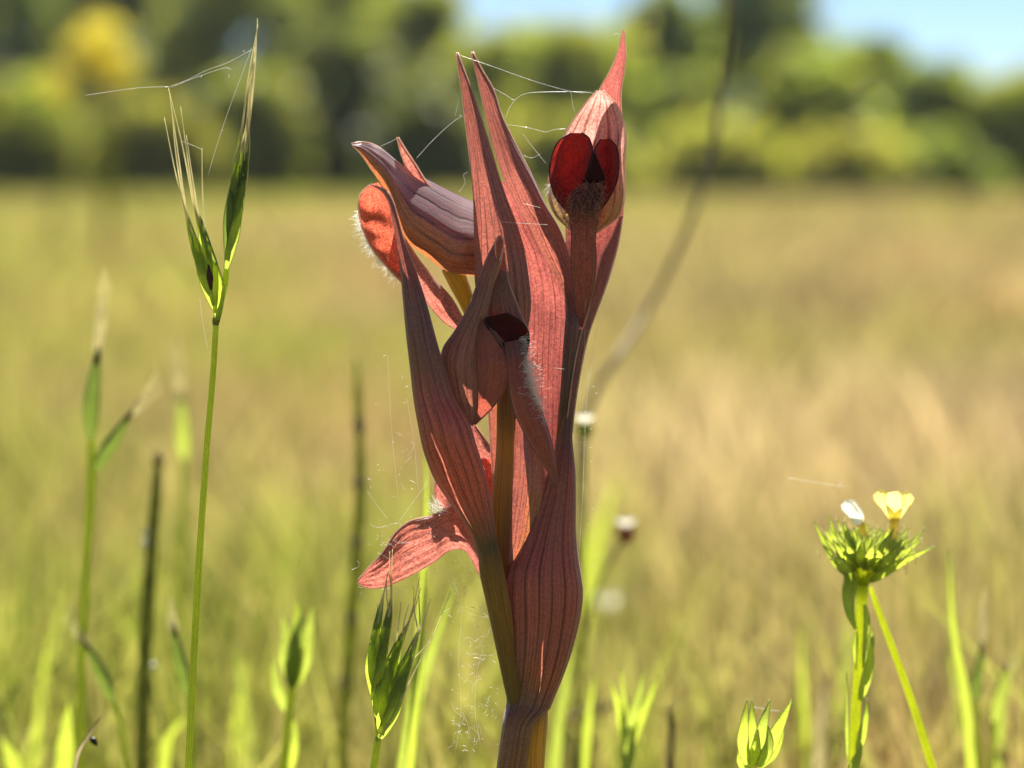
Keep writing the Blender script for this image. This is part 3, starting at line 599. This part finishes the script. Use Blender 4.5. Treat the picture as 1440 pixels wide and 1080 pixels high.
def spikelet(parent, axis, wid, n, mats, awns, lw=.46, ln=.66):
    """axis rows (px, py, Y_mm) foot -> tip; overlapping scales in two rows, an awn from each"""
    S = hermite(axis, 41); main = None; ab = MB()
    T = np.gradient(S[:, :2], axis=0); T /= np.linalg.norm(T, axis=1)[:, None]; Nn = np.c_[-T[:, 1], T[:, 0]]
    for q in range(n):
        f0 = q / n * (1 - ln * .62); f1 = min(1, f0 + ln); sd = -1 if q % 2 else 1
        i0, i1 = int(f0 * 40), int(f1 * 40); im = (i0 + i1) // 2
        w_ = wid * (1 - .45 * f0); off = sd * w_ * .26; dz = -1.6 + 1.3 * f0
        sp_l = [(S[i0, 0], S[i0, 1], S[i0, 2] + dz * .4), (S[im, 0] + Nn[im, 0] * off, S[im, 1] + Nn[im, 1] * off, S[im, 2] + dz),
                (S[i1, 0] + Nn[i1, 0] * off * .9, S[i1, 1] + Nn[i1, 1] * off * .9, S[i1, 2] + dz * .6)]
        G = sheet_grid(lance_rows(sp_l, w_ * lw, ([0, .15, .4, .75, 1], [.4, .8, 1, .55, .06])), phi=78, k=.8, n=20, m=12, wob=.06, rib=.05, nrib=4, seed=random.random() * 50, tilt=0)
        o = add_grid(MB(), G, .00007).build('spikelet' if main is None else 'scale', mats[q % len(mats)], parent if main is None else main)
        main = main or o
        if q < len(awns):
            e = sp_l[-1]; b_ = sp_l[1]; ax, ay = awns[q]
            awn(ab, [((b_[0] + e[0]) / 2, (b_[1] + e[1]) / 2, e[2] - .8), (e[0], e[1], e[2] - .3), (e[0] * .5 + ax * .5 + random.uniform(-3, 3), e[1] * .5 + ay * .5, e[2]), (ax, ay, axis[0][2])], 1.7, 16)
    ab.build('awns', M['awn'], main)
    return main

# tall brome at the left
gY = -2
bb = at(265, 1080, gY/1000)
brome = thing('brome_grass', 'slender green grass stem with two awned spikelets at the left', 'grass stem', (bb[0] - .002, gY/1000, 0), 'awned grass stems')
mb = MB(); tube_px(mb, [(304, 452, 4.2, gY), (300, 520, 4.3, gY), (290, 640, 4.5, gY), (277, 840, 5, gY), (265, 1080, 5.3, gY)], 40, 12, True); mb.build('stem', M['stemgreen'], brome)
mb = MB(); tube_px(mb, [(305, 444, 4, gY), (304, 450, 5.6, gY), (303, 457, 4.4, gY)], 10, 10); mb.build('node', M['olive'], brome)
G_ = M['green']
GM = (M['bright'], M['green'], M['green'])
s1 = spikelet(brome, [(306, 450, gY), (298, 400, gY-1), (284, 350, gY-1), (266, 288, gY-.5)], 36, 7, GM, [(284, 208), (231, 165), (262, 190), (237, 123), (254, 150), (241, 148), (238, 128)])
add_grid(MB(), sheet_grid(lance_rows([(297, 408, gY-4.4), (295, 388, gY-4.6), (293, 372, gY-4.4)], 10, ([0, .5, 1], [.3, 1, .2]), n=7), phi=60, k=.5, n=12, m=8), 0).build('brown_patch', M['blotch'], s1)
mb = MB(); tube_px(mb, [(305, 450, 3.2, gY), (310, 425, 4.6, gY), (316, 400, 4.6, gY), (319, 374, 3.6, gY)], 16, 8); mb.build('pedicel', M['bright'], brome)
s2 = spikelet(brome, [(318, 378, gY), (324, 325, gY-.5), (334, 265, gY-.5), (346, 175, gY)], 25, 7, (M['green'], M['darkgreen'], M['green']), [(354, 100), (352, 130), (358, 66), (359, 80), (361, 45), (363, 34), (362, 26)], lw=.62)

# short brome under the pink tongue
hY = -4
bb = at(524, 1080, hY/1000)
br2 = thing('brome_grass', 'short grass with dark green awned spikelets under the pink orchid tongue', 'grass stem', (bb[0]-.001, hY/1000, 0), 'awned grass stems')
mb = MB(); tube_px(mb, [(532, 1036, 4.5, hY), (530, 1050, 5, hY), (525, 1080, 5.2, hY)], 16, 10, True); mb.build('stem', M['stemgreen'], br2)
mb = MB(); tube_px(mb, [(529, 990, 1.6, hY), (529, 1015, 1.8, hY), (531, 1042, 2.6, hY)], 12, 8); mb.build('pedicel', M['stemgreen'], br2)
GD = (M['green'], M['bright'], M['green'], M['green'])
spikelet(br2, [(526, 993, hY), (526, 950, hY-.5), (534, 900, hY-.5), (545, 838, hY)], 31, 7, GD, [(537, 880), (531, 850), (545, 800), (541, 830), (552, 772), (546, 800), (548, 775)], lw=.55)
spikelet(br2, [(534, 1038, hY), (543, 995, hY-.5), (558, 940, hY-.5), (582, 880, hY)], 46, 8, GD, [(606, 900), (564, 847), (606, 842), (575, 850), (582, 824), (592, 826), (589, 818), (590, 812)])
mb = MB(); awn(mb, [(534, 1036, hY-1), (556, 1000, hY-2.6), (585, 940, hY-2), (606, 900, hY), (634, 832, hY)], 1.6)
mb.build('awn', M['awn'], br2)

# ================================================================== YELLOW-FLOWERED PLANT
lY = 26
lb = at(1199, 1080, lY/1000)
lin = thing('yellow_flax', 'upright leafy plant with spiky green head and small yellow flowers at right', 'plant', (lb[0], lY/1000, 0))
mb = MB(); tube_px(mb, [(1214, 800, 9, lY), (1211, 860, 8, lY), (1208, 930, 7, lY), (1203, 1010, 7, lY), (1199, 1080, 7.5, lY)], 30, 12, True); mb.build('stem', M['glowstem'], lin)
def leaf_to(parent, name, spine, w_, mat, k=.35, phi=70, prof=None, front=True):
    return add_grid(MB(), sheet_grid(lance_rows(spine, w_, prof), phi=phi, k=k, n=20, m=10, wob=.15, seed=random.random()*50, front=front), .00007).build(name, mat, parent)
for spine, w_, mt in (([(1202, 795, lY-2), (1194, 830, lY-3), (1195, 860, lY-3.5), (1205, 890, lY-3)], 20, 'bright'), ([(1194, 800, lY-1), (1192, 815, lY-2), (1198, 840, lY-2)], 11, 'green'),
                      ([(1215, 940, lY-1), (1222, 920, lY-2), (1226, 900, lY-2), (1226, 882, lY-2)], 12, 'green'), ([(1204, 890, lY-2), (1202, 915, lY-2.5), (1204, 942, lY-2)], 8, 'bright'),
                      ([(1210, 985, lY-2), (1218, 955, lY-3), (1224, 925, lY-3), (1222, 890, lY-2)], 15, 'bright'), ([(1216, 850, lY-2), (1219, 875, lY-2.5), (1216, 905, lY-2.5), (1213, 930, lY-2)], 9, 'bright'),
                      ([(1206, 1060, lY-2), (1212, 1035, lY-3), (1218, 1005, lY-3), (1219, 982, lY-2)], 13, 'bright'), ([(1192, 1070, lY-1), (1191, 1020, lY-2), (1191, 980, lY-2), (1190, 945, lY-2)], 6, 'green'), ([(1196, 1100, lY-3), (1202, 1075, lY-4), (1208, 1060, lY-4), (1212, 1045, lY-4)], 16, 'green')):
    leaf_to(lin, 'leaf', spine, w_, M[mt])
# calyx bracts of the head
r_ = random.Random(3)
buds = [(1158, 738, 4), (1180, 730, -5), (1203, 742, -8), (1226, 752, -9), (1236, 738, 2), (1256, 738, -6), (1280, 744, -3), (1296, 752, 4), (1192, 752, 3), (1268, 760, -8), (1176, 760, -7), (1246, 764, 4), (1214, 728, 4)]
fan = []
for i, (cx, cy, dz) in enumerate(buds):
    fx, fy = 1213 + (cx - 1213) * .30, 822 + (cy - 822) * .30
    mb = MB(); tube_px(mb, [(1213 + (cx - 1213) * .06, 824, 2.6, lY), ((1213 + fx) / 2, (822 + fy) / 2, 2.8, lY + dz * .4), (fx, fy, 3.2, lY + dz * .7)], 10, 8); b_ = mb.build('bud_stalk', M['glowstem'], lin)
    ax = np.array((cx - fx, cy - fy)); L_ = np.linalg.norm(ax); ax /= L_; sd_ = np.array((-ax[1], ax[0]))
    for k in range(6):
        o_ = (-1, -.55, -.15, .25, .62, 1)[k]; ln_ = L_ * (1.0 - .28 * abs(o_) + r_.uniform(-.08, .08)); zq = lY + dz + (k % 3 - 1) * 3.2
        mid = np.array((fx, fy)) + ax * ln_ * .5 + sd_ * o_ * 11; tip_ = np.array((fx, fy)) + ax * ln_ * (1.0) + sd_ * o_ * (13 + r_.uniform(-3, 8))
        leaf_to(b_, 'calyx_leaf', [(fx, fy, lY + dz * .7), (mid[0], mid[1], zq), (tip_[0], tip_[1], zq)], r_.uniform(10, 14), M[r_.choice(('bright', 'bright', 'green'))], k=.55)
        fan.append((tip_[0], tip_[1], 10))
for tx, ty, w_, dz in ((1144, 732, 9, 2), (1315, 768, 9, -3), (1300, 742, 8, 3), (1165, 722, 8, 4)):
    leaf_to(lin, 'calyx_leaf', [(1213 + (tx - 1213) * .12, 818, lY), (1213 + (tx - 1213) * .55, 790, lY + dz * .6), (tx, ty, lY + dz)], w_ * 1.3, M['bright'], k=.5)
mb = MB()
for i in range(150):
    tx, ty, _w = fan[r_.randrange(len(fan))]; p = at(tx + r_.uniform(-4, 4), ty + r_.uniform(0, 24), (lY - 3) / 1000)
    mb.add(*tube_np([p, p + np.array((r_.uniform(-.0008, .0008), -.0004, r_.uniform(.0005, .0016)))], (.00006, .00003), 4))
hh = mb.build('bristles', M['awn'], lin); hh['kind'] = 'stuff'
def flower(parent, base_, petals, tube_w, mat):
    mb = MB(); tube_px(mb, [(base_[2], base_[3], tube_w * .8, lY-3), ((base_[0]+base_[2])/2, (base_[1]+base_[3])/2, tube_w * .8, lY-3), (base_[0], base_[1], tube_w, lY-3)], 10, 10)
    f = mb.build('flower', M['orange'], parent)
    for spine, w_ in petals: leaf_to(f, 'petal', spine, w_, mat, k=.3, prof=([0, .3, .7, .9, 1], [.45, .8, 1, .95, .6]))
flower(lin, (1258, 726, 1255, 762), [([(1257, 732, lY-3), (1250, 716, lY-5), (1242, 704, lY-6), (1232, 693, lY-6)], 19), ([(1258, 732, lY-3), (1258, 718, lY-6), (1257, 705, lY-8), (1255, 692, lY-9)], 25), ([(1259, 732, lY-3), (1266, 716, lY-5), (1273, 704, lY-5), (1282, 696, lY-5)], 19), ([(1259, 730, lY-2), (1261, 714, lY+1), (1264, 704, lY+3), (1268, 694, lY+4)], 16)], 7, M['yellow'])
flower(lin, (1210, 735, 1217, 756), [([(1212, 740, lY-3), (1204, 728, lY-5), (1196, 717, lY-5), (1186, 707, lY-5)], 17), ([(1212, 738, lY-2), (1208, 724, lY-3), (1201, 714, lY-3), (1193, 705, lY-3)], 14)], 6, M['whitepetal'])

# ================================================================== SOFT PLANTS AROUND
def stalk(name, label, cat, pts, mat, group=None, n=24, sides=10):
    b = at(pts[-1][0], pts[-1][1], pts[-1][3]/1000)
    root = thing(name, label, cat, (b[0], b[1], 0), group)
    mb = MB(); tube_px(mb, pts, n, sides, True); mb.build('stem', mat, root); return root

g = stalk('grass_stalk', 'bright straight grass stalk slanting down from the yellow flowered head', 'grass stem', [(1224, 826, 3, 30), (1236, 860, 4.2, 30), (1262, 930, 5, 30), (1290, 1010, 5.6, 30), (1313, 1085, 6, 30)], M['glowstem'])
# dark stalk, left
s = stalk('dark_stalk', 'thick dark stalk with pale tufts standing at the lower left', 'stalk', [(224, 640, 4, 150), (220, 690, 8, 150), (214, 760, 8.5, 150), (206, 880, 10.5, 150), (202, 960, 10, 150), (201, 1020, 11, 150), (199, 1085, 11, 150)], M['darkstem'])
mb = MB(); tube_px(mb, [(222, 655, 9, 150), (223, 645, 8, 149), (224, 634, 3, 149)], 8, 8); mb.build('tip', M['straw'], s)
for (qx, qy, qr) in ((205, 748, 6), (204, 765, 7), (216, 936, 5)):
    mb = MB()
    for k in range(14):
        p = at(qx, qy, .14); d = rng.normal(0, 1, 3); d /= np.linalg.norm(d)
        mb.add(*tube_np([p, p + d * qr * pxs(.09)], (.0005, .0002), 4))
    mb.build('tuft', M['whitepetal'], s)
s = stalk('jointed_stalk', 'slim olive jointed stalk just left of the orchid', 'stalk', [(501, 506, 2.5, 185), (503, 560, 6, 185), (506, 640, 6.5, 185), (503, 750, 7.5, 185), (495, 860, 8.2, 185), (487, 970, 8.5, 185), (481, 1085, 8.5, 185)], M['olive'])
for (qx, qy) in ((505, 600), (505, 680), (502, 765), (494, 870), (487, 960)):
    mb = MB(); tube_px(mb, [(qx, qy - 9, 8, 185), (qx, qy, 9.5, 185), (qx, qy + 6, 7.5, 185)], 8, 10); mb.build('joint_sheath', M['straw'], s)

def soft_spike(label, stem, heads, Y, mat_s='stemgreen', mat_h='darkgreen', group='blurred awned grasses', name='spiked_grass'):
    pts = [(x, y, r, Y) for x, y, r in stem]; root = stalk(name, label, 'grass stem', pts, M[mat_s], group)
    for (spine, w_, aw) in heads:
        sp3 = [(x, y, Y - 2) for x, y in spine]
        o = add_grid(MB(), sheet_grid(lance_rows(sp3, w_), phi=100, k=.8, n=20, m=12, wob=.1, seed=random.random()*40), .0001).build('spikelet', M[mat_h], root)
        tipx, tipy = spine[-1]; mb = MB()
        for k in range(7):
            f = k / 6; ex = aw[0] + (k - 3) * aw[2]; ey = aw[1] + abs(k - 3) * 9
            bx = spine[-2][0] * .5 + tipx * .5 + (k - 3) * w_ * .06; by = spine[-2][1] * .5 + tipy * .5
            awn(mb, [(bx, by, Y - 2), ((bx + ex) / 2 + (k - 3) * .5, (by + ey) / 2, Y - 2), (ex, ey, Y - 2)], 1.7, 8)
        mb.build('awns', M['awn'], o)
    return root
soft_spike('blurred grass with two dark spikelets at the left edge', [(128, 615, 5), (128, 680, 7), (122, 780, 6), (116, 900, 6), (110, 1085, 6)],
           [([(128, 615), (128, 575), (133, 530), (139, 485)], 25, (147, 372, 2.5)), ([(134, 662), (150, 632), (168, 605), (189, 572)], 21, (222, 520, 3))], 105)
soft_spike('faint grass spikelet right of the two dark ones', [(258, 640, 4), (255, 760, 4), (246, 900, 4), (240, 1085, 4)], [([(259, 645), (257, 610), (256, 580), (254, 545)], 20, (246, 470, 3))], 260, mat_h='green')
soft_spike('leaning dark green spikelet at the lower left', [(160, 985, 3), (172, 1030, 3.5), (182, 1085, 4)], [([(158, 985), (146, 955), (132, 925), (114, 896)], 20, (98, 846, 3))], 105)
soft_spike('dark spikelet just behind the tall grass stem', [(264, 975, 3), (268, 1030, 3.5), (270, 1085, 4)], [([(264, 975), (257, 945), (249, 910), (243, 872)], 21, (240, 836, 2))], 95)
soft_spike('soft grass spikelet near the lower right corner', [(1372, 975, 4), (1376, 1030, 4), (1380, 1085, 4)], [([(1373, 985), (1373, 960), (1378, 930), (1381, 905)], 17, (1385, 822, 2))], 120)
soft_spike('pale leaning grass spikelet at the lower right corner', [(1398, 1010, 4), (1396, 1050, 4), (1394, 1085, 4)], [([(1397, 1015), (1402, 985), (1410, 955), (1417, 930)], 15, (1428, 905, 3))], 140, mat_h='green')

def blade_px(label, spine, w_, Y, mat, group='soft grass blades', name='wild_grass'):
    e = spine[-1]; sp3 = [(x, y, Y) for x, y in spine]
    b = at(e[0], e[1], Y/1000); prof = ([0, .3, .7, 1], [.06, .55, .95, 1])
    rows = lance_rows(sp3, w_, prof, n=10)
    G = sheet_grid(rows, phi=60, k=.4, n=24, m=6, wob=.3, seed=random.random()*40)
    k = 6; last = G[-1]; ext = []
    for q in range(1, k + 1):
        c = last.mean(0); L_ = (last - c) * (1 - .25 * q / k) + c; L_ = L_.copy(); L_[:, 2] = last[:, 2] * (1 - q / k) - .003 * (q == k); L_[:, 0] += (G[-1, 0, 0] - G[-4, 0, 0]) * .5 * q; ext.append(L_)
    G = np.concatenate([G, np.array(ext)])
    o = add_grid(MB(), G, .0001).build(name, M[mat]); o['kind'] = 'thing'; return tag(o, label, 'grass', group)
blade_px('bright green blade bent beside the lower right spikelet', [(1334, 770), (1338, 850), (1344, 910), (1358, 980), (1366, 1085)], 15, 110, 'bright')
blade_px('wide bright blade at the lower left corner', [(97, 985), (94, 1020), (90, 1085)], 26, 120, 'bright')
blade_px('light green blade left of the wide bright blade', [(0, 1035), (12, 1055), (24, 1085)], 22, 130, 'bright')
blade_px('dim green blade behind the leafy flax stem', [(1196, 860), (1190, 930), (1182, 1000), (1172, 1085)], 26, 260, 'green')
blade_px('dark green blade close right of the orchid stem', [(806, 900), (796, 960), (786, 1020), (780, 1085)], 16, 140, 'green')
blade_px('hairy light green blade behind the orchid left bract', [(594, 610), (600, 680), (598, 760), (590, 900), (575, 1085)], 15, 75, 'bright')
blade_px('bright blade behind the awns under the pink tongue', [(640, 820), (612, 900), (585, 985), (570, 1085)], 22, 110, 'green')
blade_px('fresh blade right of the short awned grass', [(598, 800), (592, 900), (575, 1000), (562, 1085)], 11, 70, 'green')
blade_px('yellowish blurred blade right of the orchid', [(868, 670), (838, 760), (820, 860), (808, 1085)], 34, 480, 'bright')
blade_px('short straw coloured blade at lower right', [(1160, 950), (1155, 1010), (1150, 1085)], 14, 200, 'straw')
blade_px('green blade in front of the right edge', [(1432, 910), (1412, 980), (1402, 1085)], 12, 170, 'green')
blade_px('slim green blade in the lower left grass', [(330, 900), (342, 980), (350, 1085)], 16, 260, 'green')
blade_px('slim yellow green blade beside the lower left dark stalk', [(268, 1000), (236, 1040), (230, 1085)], 16, 170, 'bright')
rs = random.Random(5)
where = ['at the bottom edge left of the dark stalk', 'between the tall stem and the cup shaped shoot', 'left of the short awned grass', 'between orchid stem and forked shoot', 'left of the bud shoot', 'between bud shoot and flax', 'right of the slanting stalk', 'under the awned spikelets at lower right', 'right of the cup shaped shoot', 'near the bottom left corner']
for wx, wh in list(zip((160, 330, 470, 820, 990, 1130, 1290, 1355, 450, 50), where))[1::2]:
    h_ = rs.uniform(860, 960); ln_ = rs.uniform(-34, 34)
    blade_px('fresh green grass blade ' + wh, [(wx + ln_, h_), (wx + ln_ * .5, (h_ + 1085) / 2 - 20), (wx + ln_ * .15, (h_ + 1085) / 2 + 40), (wx, 1085)], rs.uniform(12, 22), rs.uniform(120, 300), rs.choice(('bright', 'green')))
# dried blade with a dark seed
dr = blade_px('curved dry blade holding a dark seed at the bottom left', [(142, 1008), (128, 1030), (112, 1055), (104, 1085)], 6, 30, 'straw', name='dry_grass')
mb = MB(); tube_px(mb, [(127, 1038, 2, 28), (131, 1041, 5, 28), (134, 1045, 4, 28), (136, 1049, 1, 28)], 10, 8)
tag(mb.build('seed', M['beetle']), 'tiny dark seed stuck to the dry blade at the bottom left', 'seed')

def bud_plant(label, stem, leaves, Y, mats, name='leafy_shoot'):
    root = stalk(name, label, 'plant', [(x, y, r, Y) for x, y, r in stem], M['stemgreen'], 'small leafy shoots')
    for i, (spine, w_) in enumerate(leaves):
        leaf_to(root, 'leaf', [(x, y, Y + dz) for x, y, dz in spine], w_, M[mats[i % len(mats)]], k=.45)
    return root
bud_plant('leafy green bud shoot at the bottom right of centre', [(1056, 1068, 7), (1052, 1085, 7), (1050, 1110, 7)],
  [([(1050, 1075, -2), (1045, 1045, -5), (1047, 1015, -6), (1051, 983, -5)], 17), ([(1056, 1072, -1), (1058, 1045, -3), (1058, 1015, -4), (1057, 984, -3)], 17), ([(1062, 1070, -3), (1068, 1045, -6), (1074, 1015, -7), (1083, 984, -6)], 19), ([(1064, 1074, -2), (1080, 1052, -3), (1096, 1020, -4), (1114, 983, -4)], 21), ([(1058, 1076, -5), (1062, 1058, -8), (1064, 1040, -8), (1066, 1026, -7)], 16), ([(1066, 1078, -5), (1076, 1062, -8), (1082, 1044, -8), (1080, 1020, -7)], 16), ([(1046, 1085, -1), (1040, 1068, -2), (1041, 1045, -2)], 9), ([(1066, 1080, 1), (1088, 1060, 2), (1098, 1040, 2), (1103, 1024, 2)], 13)], 12, ('bright', 'bright', 'green'))
bud_plant('blurred forked green shoot right of the orchid stem', [(882, 1015, 5), (880, 1050, 6), (879, 1085, 6)],
  [([(882, 1060, -2), (874, 1010, -3), (866, 980, -4), (858, 953, -4)], 15), ([(884, 1060, -2), (890, 1010, -4), (898, 975, -4), (907, 943, -4)], 17), ([(888, 1050, -2), (900, 1010, -3), (914, 980, -3), (926, 950, -3)], 15), ([(880, 1085, -6), (884, 1060, -8), (886, 1040, -8), (886, 1018, -7)], 20), ([(880, 1040, 0), (878, 1000, 0), (876, 965, 0), (873, 935, 0)], 10)], 85, ('bright', 'green', 'bright', 'green'))
bud_plant('blurred green cup shaped shoot at the lower left of centre', [(411, 960, 6), (405, 1010, 6), (398, 1085, 6)],
  [([(412, 965, -2), (403, 925, -4), (402, 890, -4), (396, 862, -4)], 22), ([(414, 965, -3), (415, 920, -6), (418, 880, -6), (418, 840, -5)], 26), ([(416, 965, -2), (428, 925, -4), (434, 890, -4), (439, 852, -4)], 22), ([(410, 968, -5), (412, 930, -9), (416, 900, -9), (424, 862, -8)], 24), ([(402, 1000, -2), (393, 975, -3), (387, 950, -3), (381, 922, -3)], 17), ([(408, 1085, -3), (414, 1050, -4), (414, 1020, -4), (408, 1000, -4)], 12)], 95, ('green', 'bright', 'green', 'darkgreen'))
g = stalk('brown_stub', 'short brown dead stub between the two leafy shoots', 'stalk', [(943, 996, 3.5, 110), (944, 1020, 4.2, 110), (942, 1085, 4.2, 110)], M['brown'])
mb = MB(); tube_px(mb, [(942, 990, 2, 110), (943, 996, 4, 110), (943, 1003, 3.8, 110)], 8, 8); mb.build('tip', M['straw'], g)
g = stalk('bent_twig', 'long thin brown twig curving up through the blurred background at right', 'twig', [(1030, -160, 3, 300), (1026, -10, 4, 300), (1018, 90, 3.8, 340), (1002, 210, 5.2, 340), (985, 270, 4.8, 340), (945, 370, 4.4, 340), (905, 445, 4, 340), (862, 510, 5, 300), (838, 548, 5, 300), (815, 640, 5, 300), (805, 760, 5, 300)], M['twig'], n=40)
g = stalk('pale_stem', 'pale dry stem lying slanted right of the orchid base', 'stalk', [(880, 985, 6, 240), (850, 996, 7, 240), (810, 1008, 7, 240), (780, 1030, 7, 240), (770, 1085, 7, 240)], M['straw'])

# daisies: white heads on thin stems
def daisy(label, cx, cy, r, Y, foot, red=False):
    root = stalk('white_daisy', label, 'flower', [(cx, cy + r * .6, 2.4, Y)] + [(x, y, 2.4, Y) for x, y in foot], M['brown' if red else 'olive'], 'small white flower heads')
    mb = MB(); tube_px(mb, [(cx, cy + r * 1.5, r * .3, Y), (cx, cy + r * .9, r * .75, Y), (cx, cy + r * .2, r * .85, Y), (cx, cy - r * .1, r * .5, Y)], 10, 12)
    mb.build('calyx', M['calyx' if red else 'olive'], root)
    for k in range(12):
        a_ = k / 12 * 2 * math.pi; c_ = at(cx, cy, Y/1000); s = r * pxs(Y/1000)
        d = np.array((math.cos(a_), math.sin(a_), 0)); n_ = np.array((-math.sin(a_), math.cos(a_), 0))
        e = c_ + d * s * .95 + np.array((0, 0, .8 * s)); mid = c_ + d * s * .6 + np.array((0, 0, .4 * s))
        V_ = [c_ - n_*s*.12, c_ + n_*s*.12, mid + n_*s*.26, e + n_*s*.16, e - n_*s*.16, mid - n_*s*.26]
        mb = MB(); mb.add(V_, [(0, 1, 2, 5), (5, 2, 3, 4)]); mb.build('petal', M['whitepetal'], root)
    return root
daisy('white flower head peeping out right of the orchid', 822, 596, 15, 150, [(822, 700), (820, 900), (815, 1085)])
daisy('white flower head on reddish calyx right of the orchid', 880, 742, 15, 190, [(862, 785), (838, 830), (822, 900), (812, 1085)], True)
daisy('large soft white flower head below the reddish one', 855, 857, 25, 520, [(856, 900), (856, 980), (856, 1085)])

# ================================================================== SPIDER SILK
def silk(label, lines, Y=-2, r=.00002, specks=()):
    mb = MB()
    for ln in lines:
        pts = [(p[0], p[1], p[2] if len(p) > 2 else Y) for p in ln]
        X = hermite(pts, max(6, 5 * len(pts))) if len(pts) > 2 else np.array(pts, float)
        P = np.array([at(x[0], x[1], x[2]/1000) for x in X]); mb.add(*tube_np(P, r, 4))
    for (x, y, q) in specks:
        p = at(x, y, Y/1000); d = rng.normal(0, 1, 3); d /= np.linalg.norm(d); d[1] *= .3
        mb.add(*tube_np([p - d * q * pxs(0), p, p + d * q * pxs(0)], (.00001, .00005, .00001), 5))
    o = tag(mb.build('spider_silk', M['silk']), label, 'spider web', 'strands of spider silk'); o['kind'] = 'thing'; return o
silk('spider silk strung between the orchid bract tips and the top flower', [[(645, 77, 2), (700, 96), (745, 112), (800, 128), (822, 131)], [(711, 166, 2), (716, 153), (724, 141), (735, 133), (750, 130), (815, 129), (836, 131)], [(694, 124, 2), (712, 134), (721, 140)], [(713, 175, 1), (740, 179), (768, 186)], [(768, 186), (780, 182), (796, 181)], [(803, 130), (805, 145), (808, 158)], [(655, 162), (640, 169), (612, 194), (586, 222)], [(737, 219), (748, 222), (760, 216)], [(735, 188), (750, 208), (768, 230)], [(862, 50), (866, 47), (870, 48), (873, 52)], [(657, 242), (652, 246), (654, 256), (650, 264), (645, 270)], [(640, 163), (644, 145), (646, 128)], [(534, 206), (548, 200), (559, 194, 5)]], -1,
     specks=[(745, 112, 2), (815, 129, 4), (721, 140, 3), (648, 163, 3)])
silk('spider silk draped over the awns of the left grass', [[(120, 134), (160, 128), (200, 123), (238, 122)], [(238, 122), (262, 113), (290, 99), (320, 88), (352, 71)], [(240, 123), (275, 109), (318, 95), (325, 98)], [(354, 68), (338, 110), (318, 165), (300, 220), (293, 246)], [(257, 199), (270, 204), (284, 210)], [(281, 420), (284, 445), (288, 470), (292, 490)]], gY,
     specks=[(343, 72, 3), (322, 107, 3), (283, 108, 2), (313, 183, 2)])
rr = random.Random(11)
def tangle(n, box, seed, L=(8, 40)):
    q = random.Random(seed); out = []
    cl = [(q.uniform(box[0], box[2]), q.uniform(box[1], box[3])) for i in range(max(4, n // 7))]
    for i in range(n):
        c = q.choice(cl); x, y = q.gauss(c[0], 10), q.gauss(c[1], 14); a_ = q.gauss(-.1, .8); l = q.uniform(*L) * q.random(); z = q.uniform(-5, 2)
        ln = [(x, y, z)]
        for k in range(4):
            a_ += q.gauss(0, .55); x += math.cos(a_) * l / 4; y += math.sin(a_) * l / 4; z += q.gauss(0, .3); ln.append((x, y, z))
        out.append(ln)
    return out
def sp_(n, box, seed, a=1, b=4):
    q = random.Random(seed); return [(q.uniform(box[0], box[2]), q.uniform(box[1], box[3]), q.uniform(a, b)) for i in range(n)]
silk('tangled spider silk hanging left of the orchid lower stem', tangle(70, (632, 800, 700, 1060), 1) + [[(640, 850), (660, 858), (690, 870)], [(634, 985), (640, 1000), (655, 1012), (662, 1040)], [(660, 790), (650, 860), (645, 930), (648, 1000), (640, 1060)], [(690, 880), (672, 940), (668, 1000), (676, 1050)]], -3, .000015, sp_(90, (632, 800, 700, 1060), 2))
silk('wispy spider silk around the pink orchid tongue', tangle(34, (520, 640, 610, 850), 3, (8, 50)) + [[(516, 690), (530, 710), (545, 730)], [(560, 735), (585, 700), (600, 680)], [(545, 828), (570, 826), (596, 822)], [(550, 834), (575, 830), (590, 824)], [(620, 862), (650, 850), (690, 868)]], -3, .000015, sp_(35, (515, 640, 620, 840), 4))
silk('thin vertical spider silk along the orchid left bract', tangle(6, (530, 500, 585, 640), 5, (10, 30)) + [[(545, 500), (548, 560), (552, 620), (560, 700)], [(572, 560), (582, 620), (588, 690)]], -4, .000013, sp_(8, (525, 500, 585, 660), 6, 1, 3))
silk('vertical spider silk along the orchid right edge', [[(842, 440), (834, 500), (826, 560), (822, 640), (818, 720), (814, 780)], [(838, 460), (828, 520), (822, 600), (820, 700)], [(825, 300), (820, 540), (812, 580)]], -2, .000013, sp_(30, (815, 440, 842, 800), 7, .8, 2.5))
silk('short spider silk crossing the orchid middle bracts', [[(690, 310, -6), (720, 313, -6), (770, 316, -4)], [(735, 518, -6), (770, 517, -6), (795, 519, -5)], [(735, 286, -5), (760, 292, -4)], [(755, 381, -3), (790, 386, -3)]], -5, .00002)
silk('single bright thread floating left of the yellow flowers', [[(1108, 672, 30), (1140, 677, 30), (1165, 681, 30), (1188, 684, 30)]], 30, .00003, [(1180, 683, 8)])
silk('thin thread across the leafy bud shoot', [[(1060, 994, 12), (1080, 998, 12), (1097, 1000, 12)]], 12, .00003)
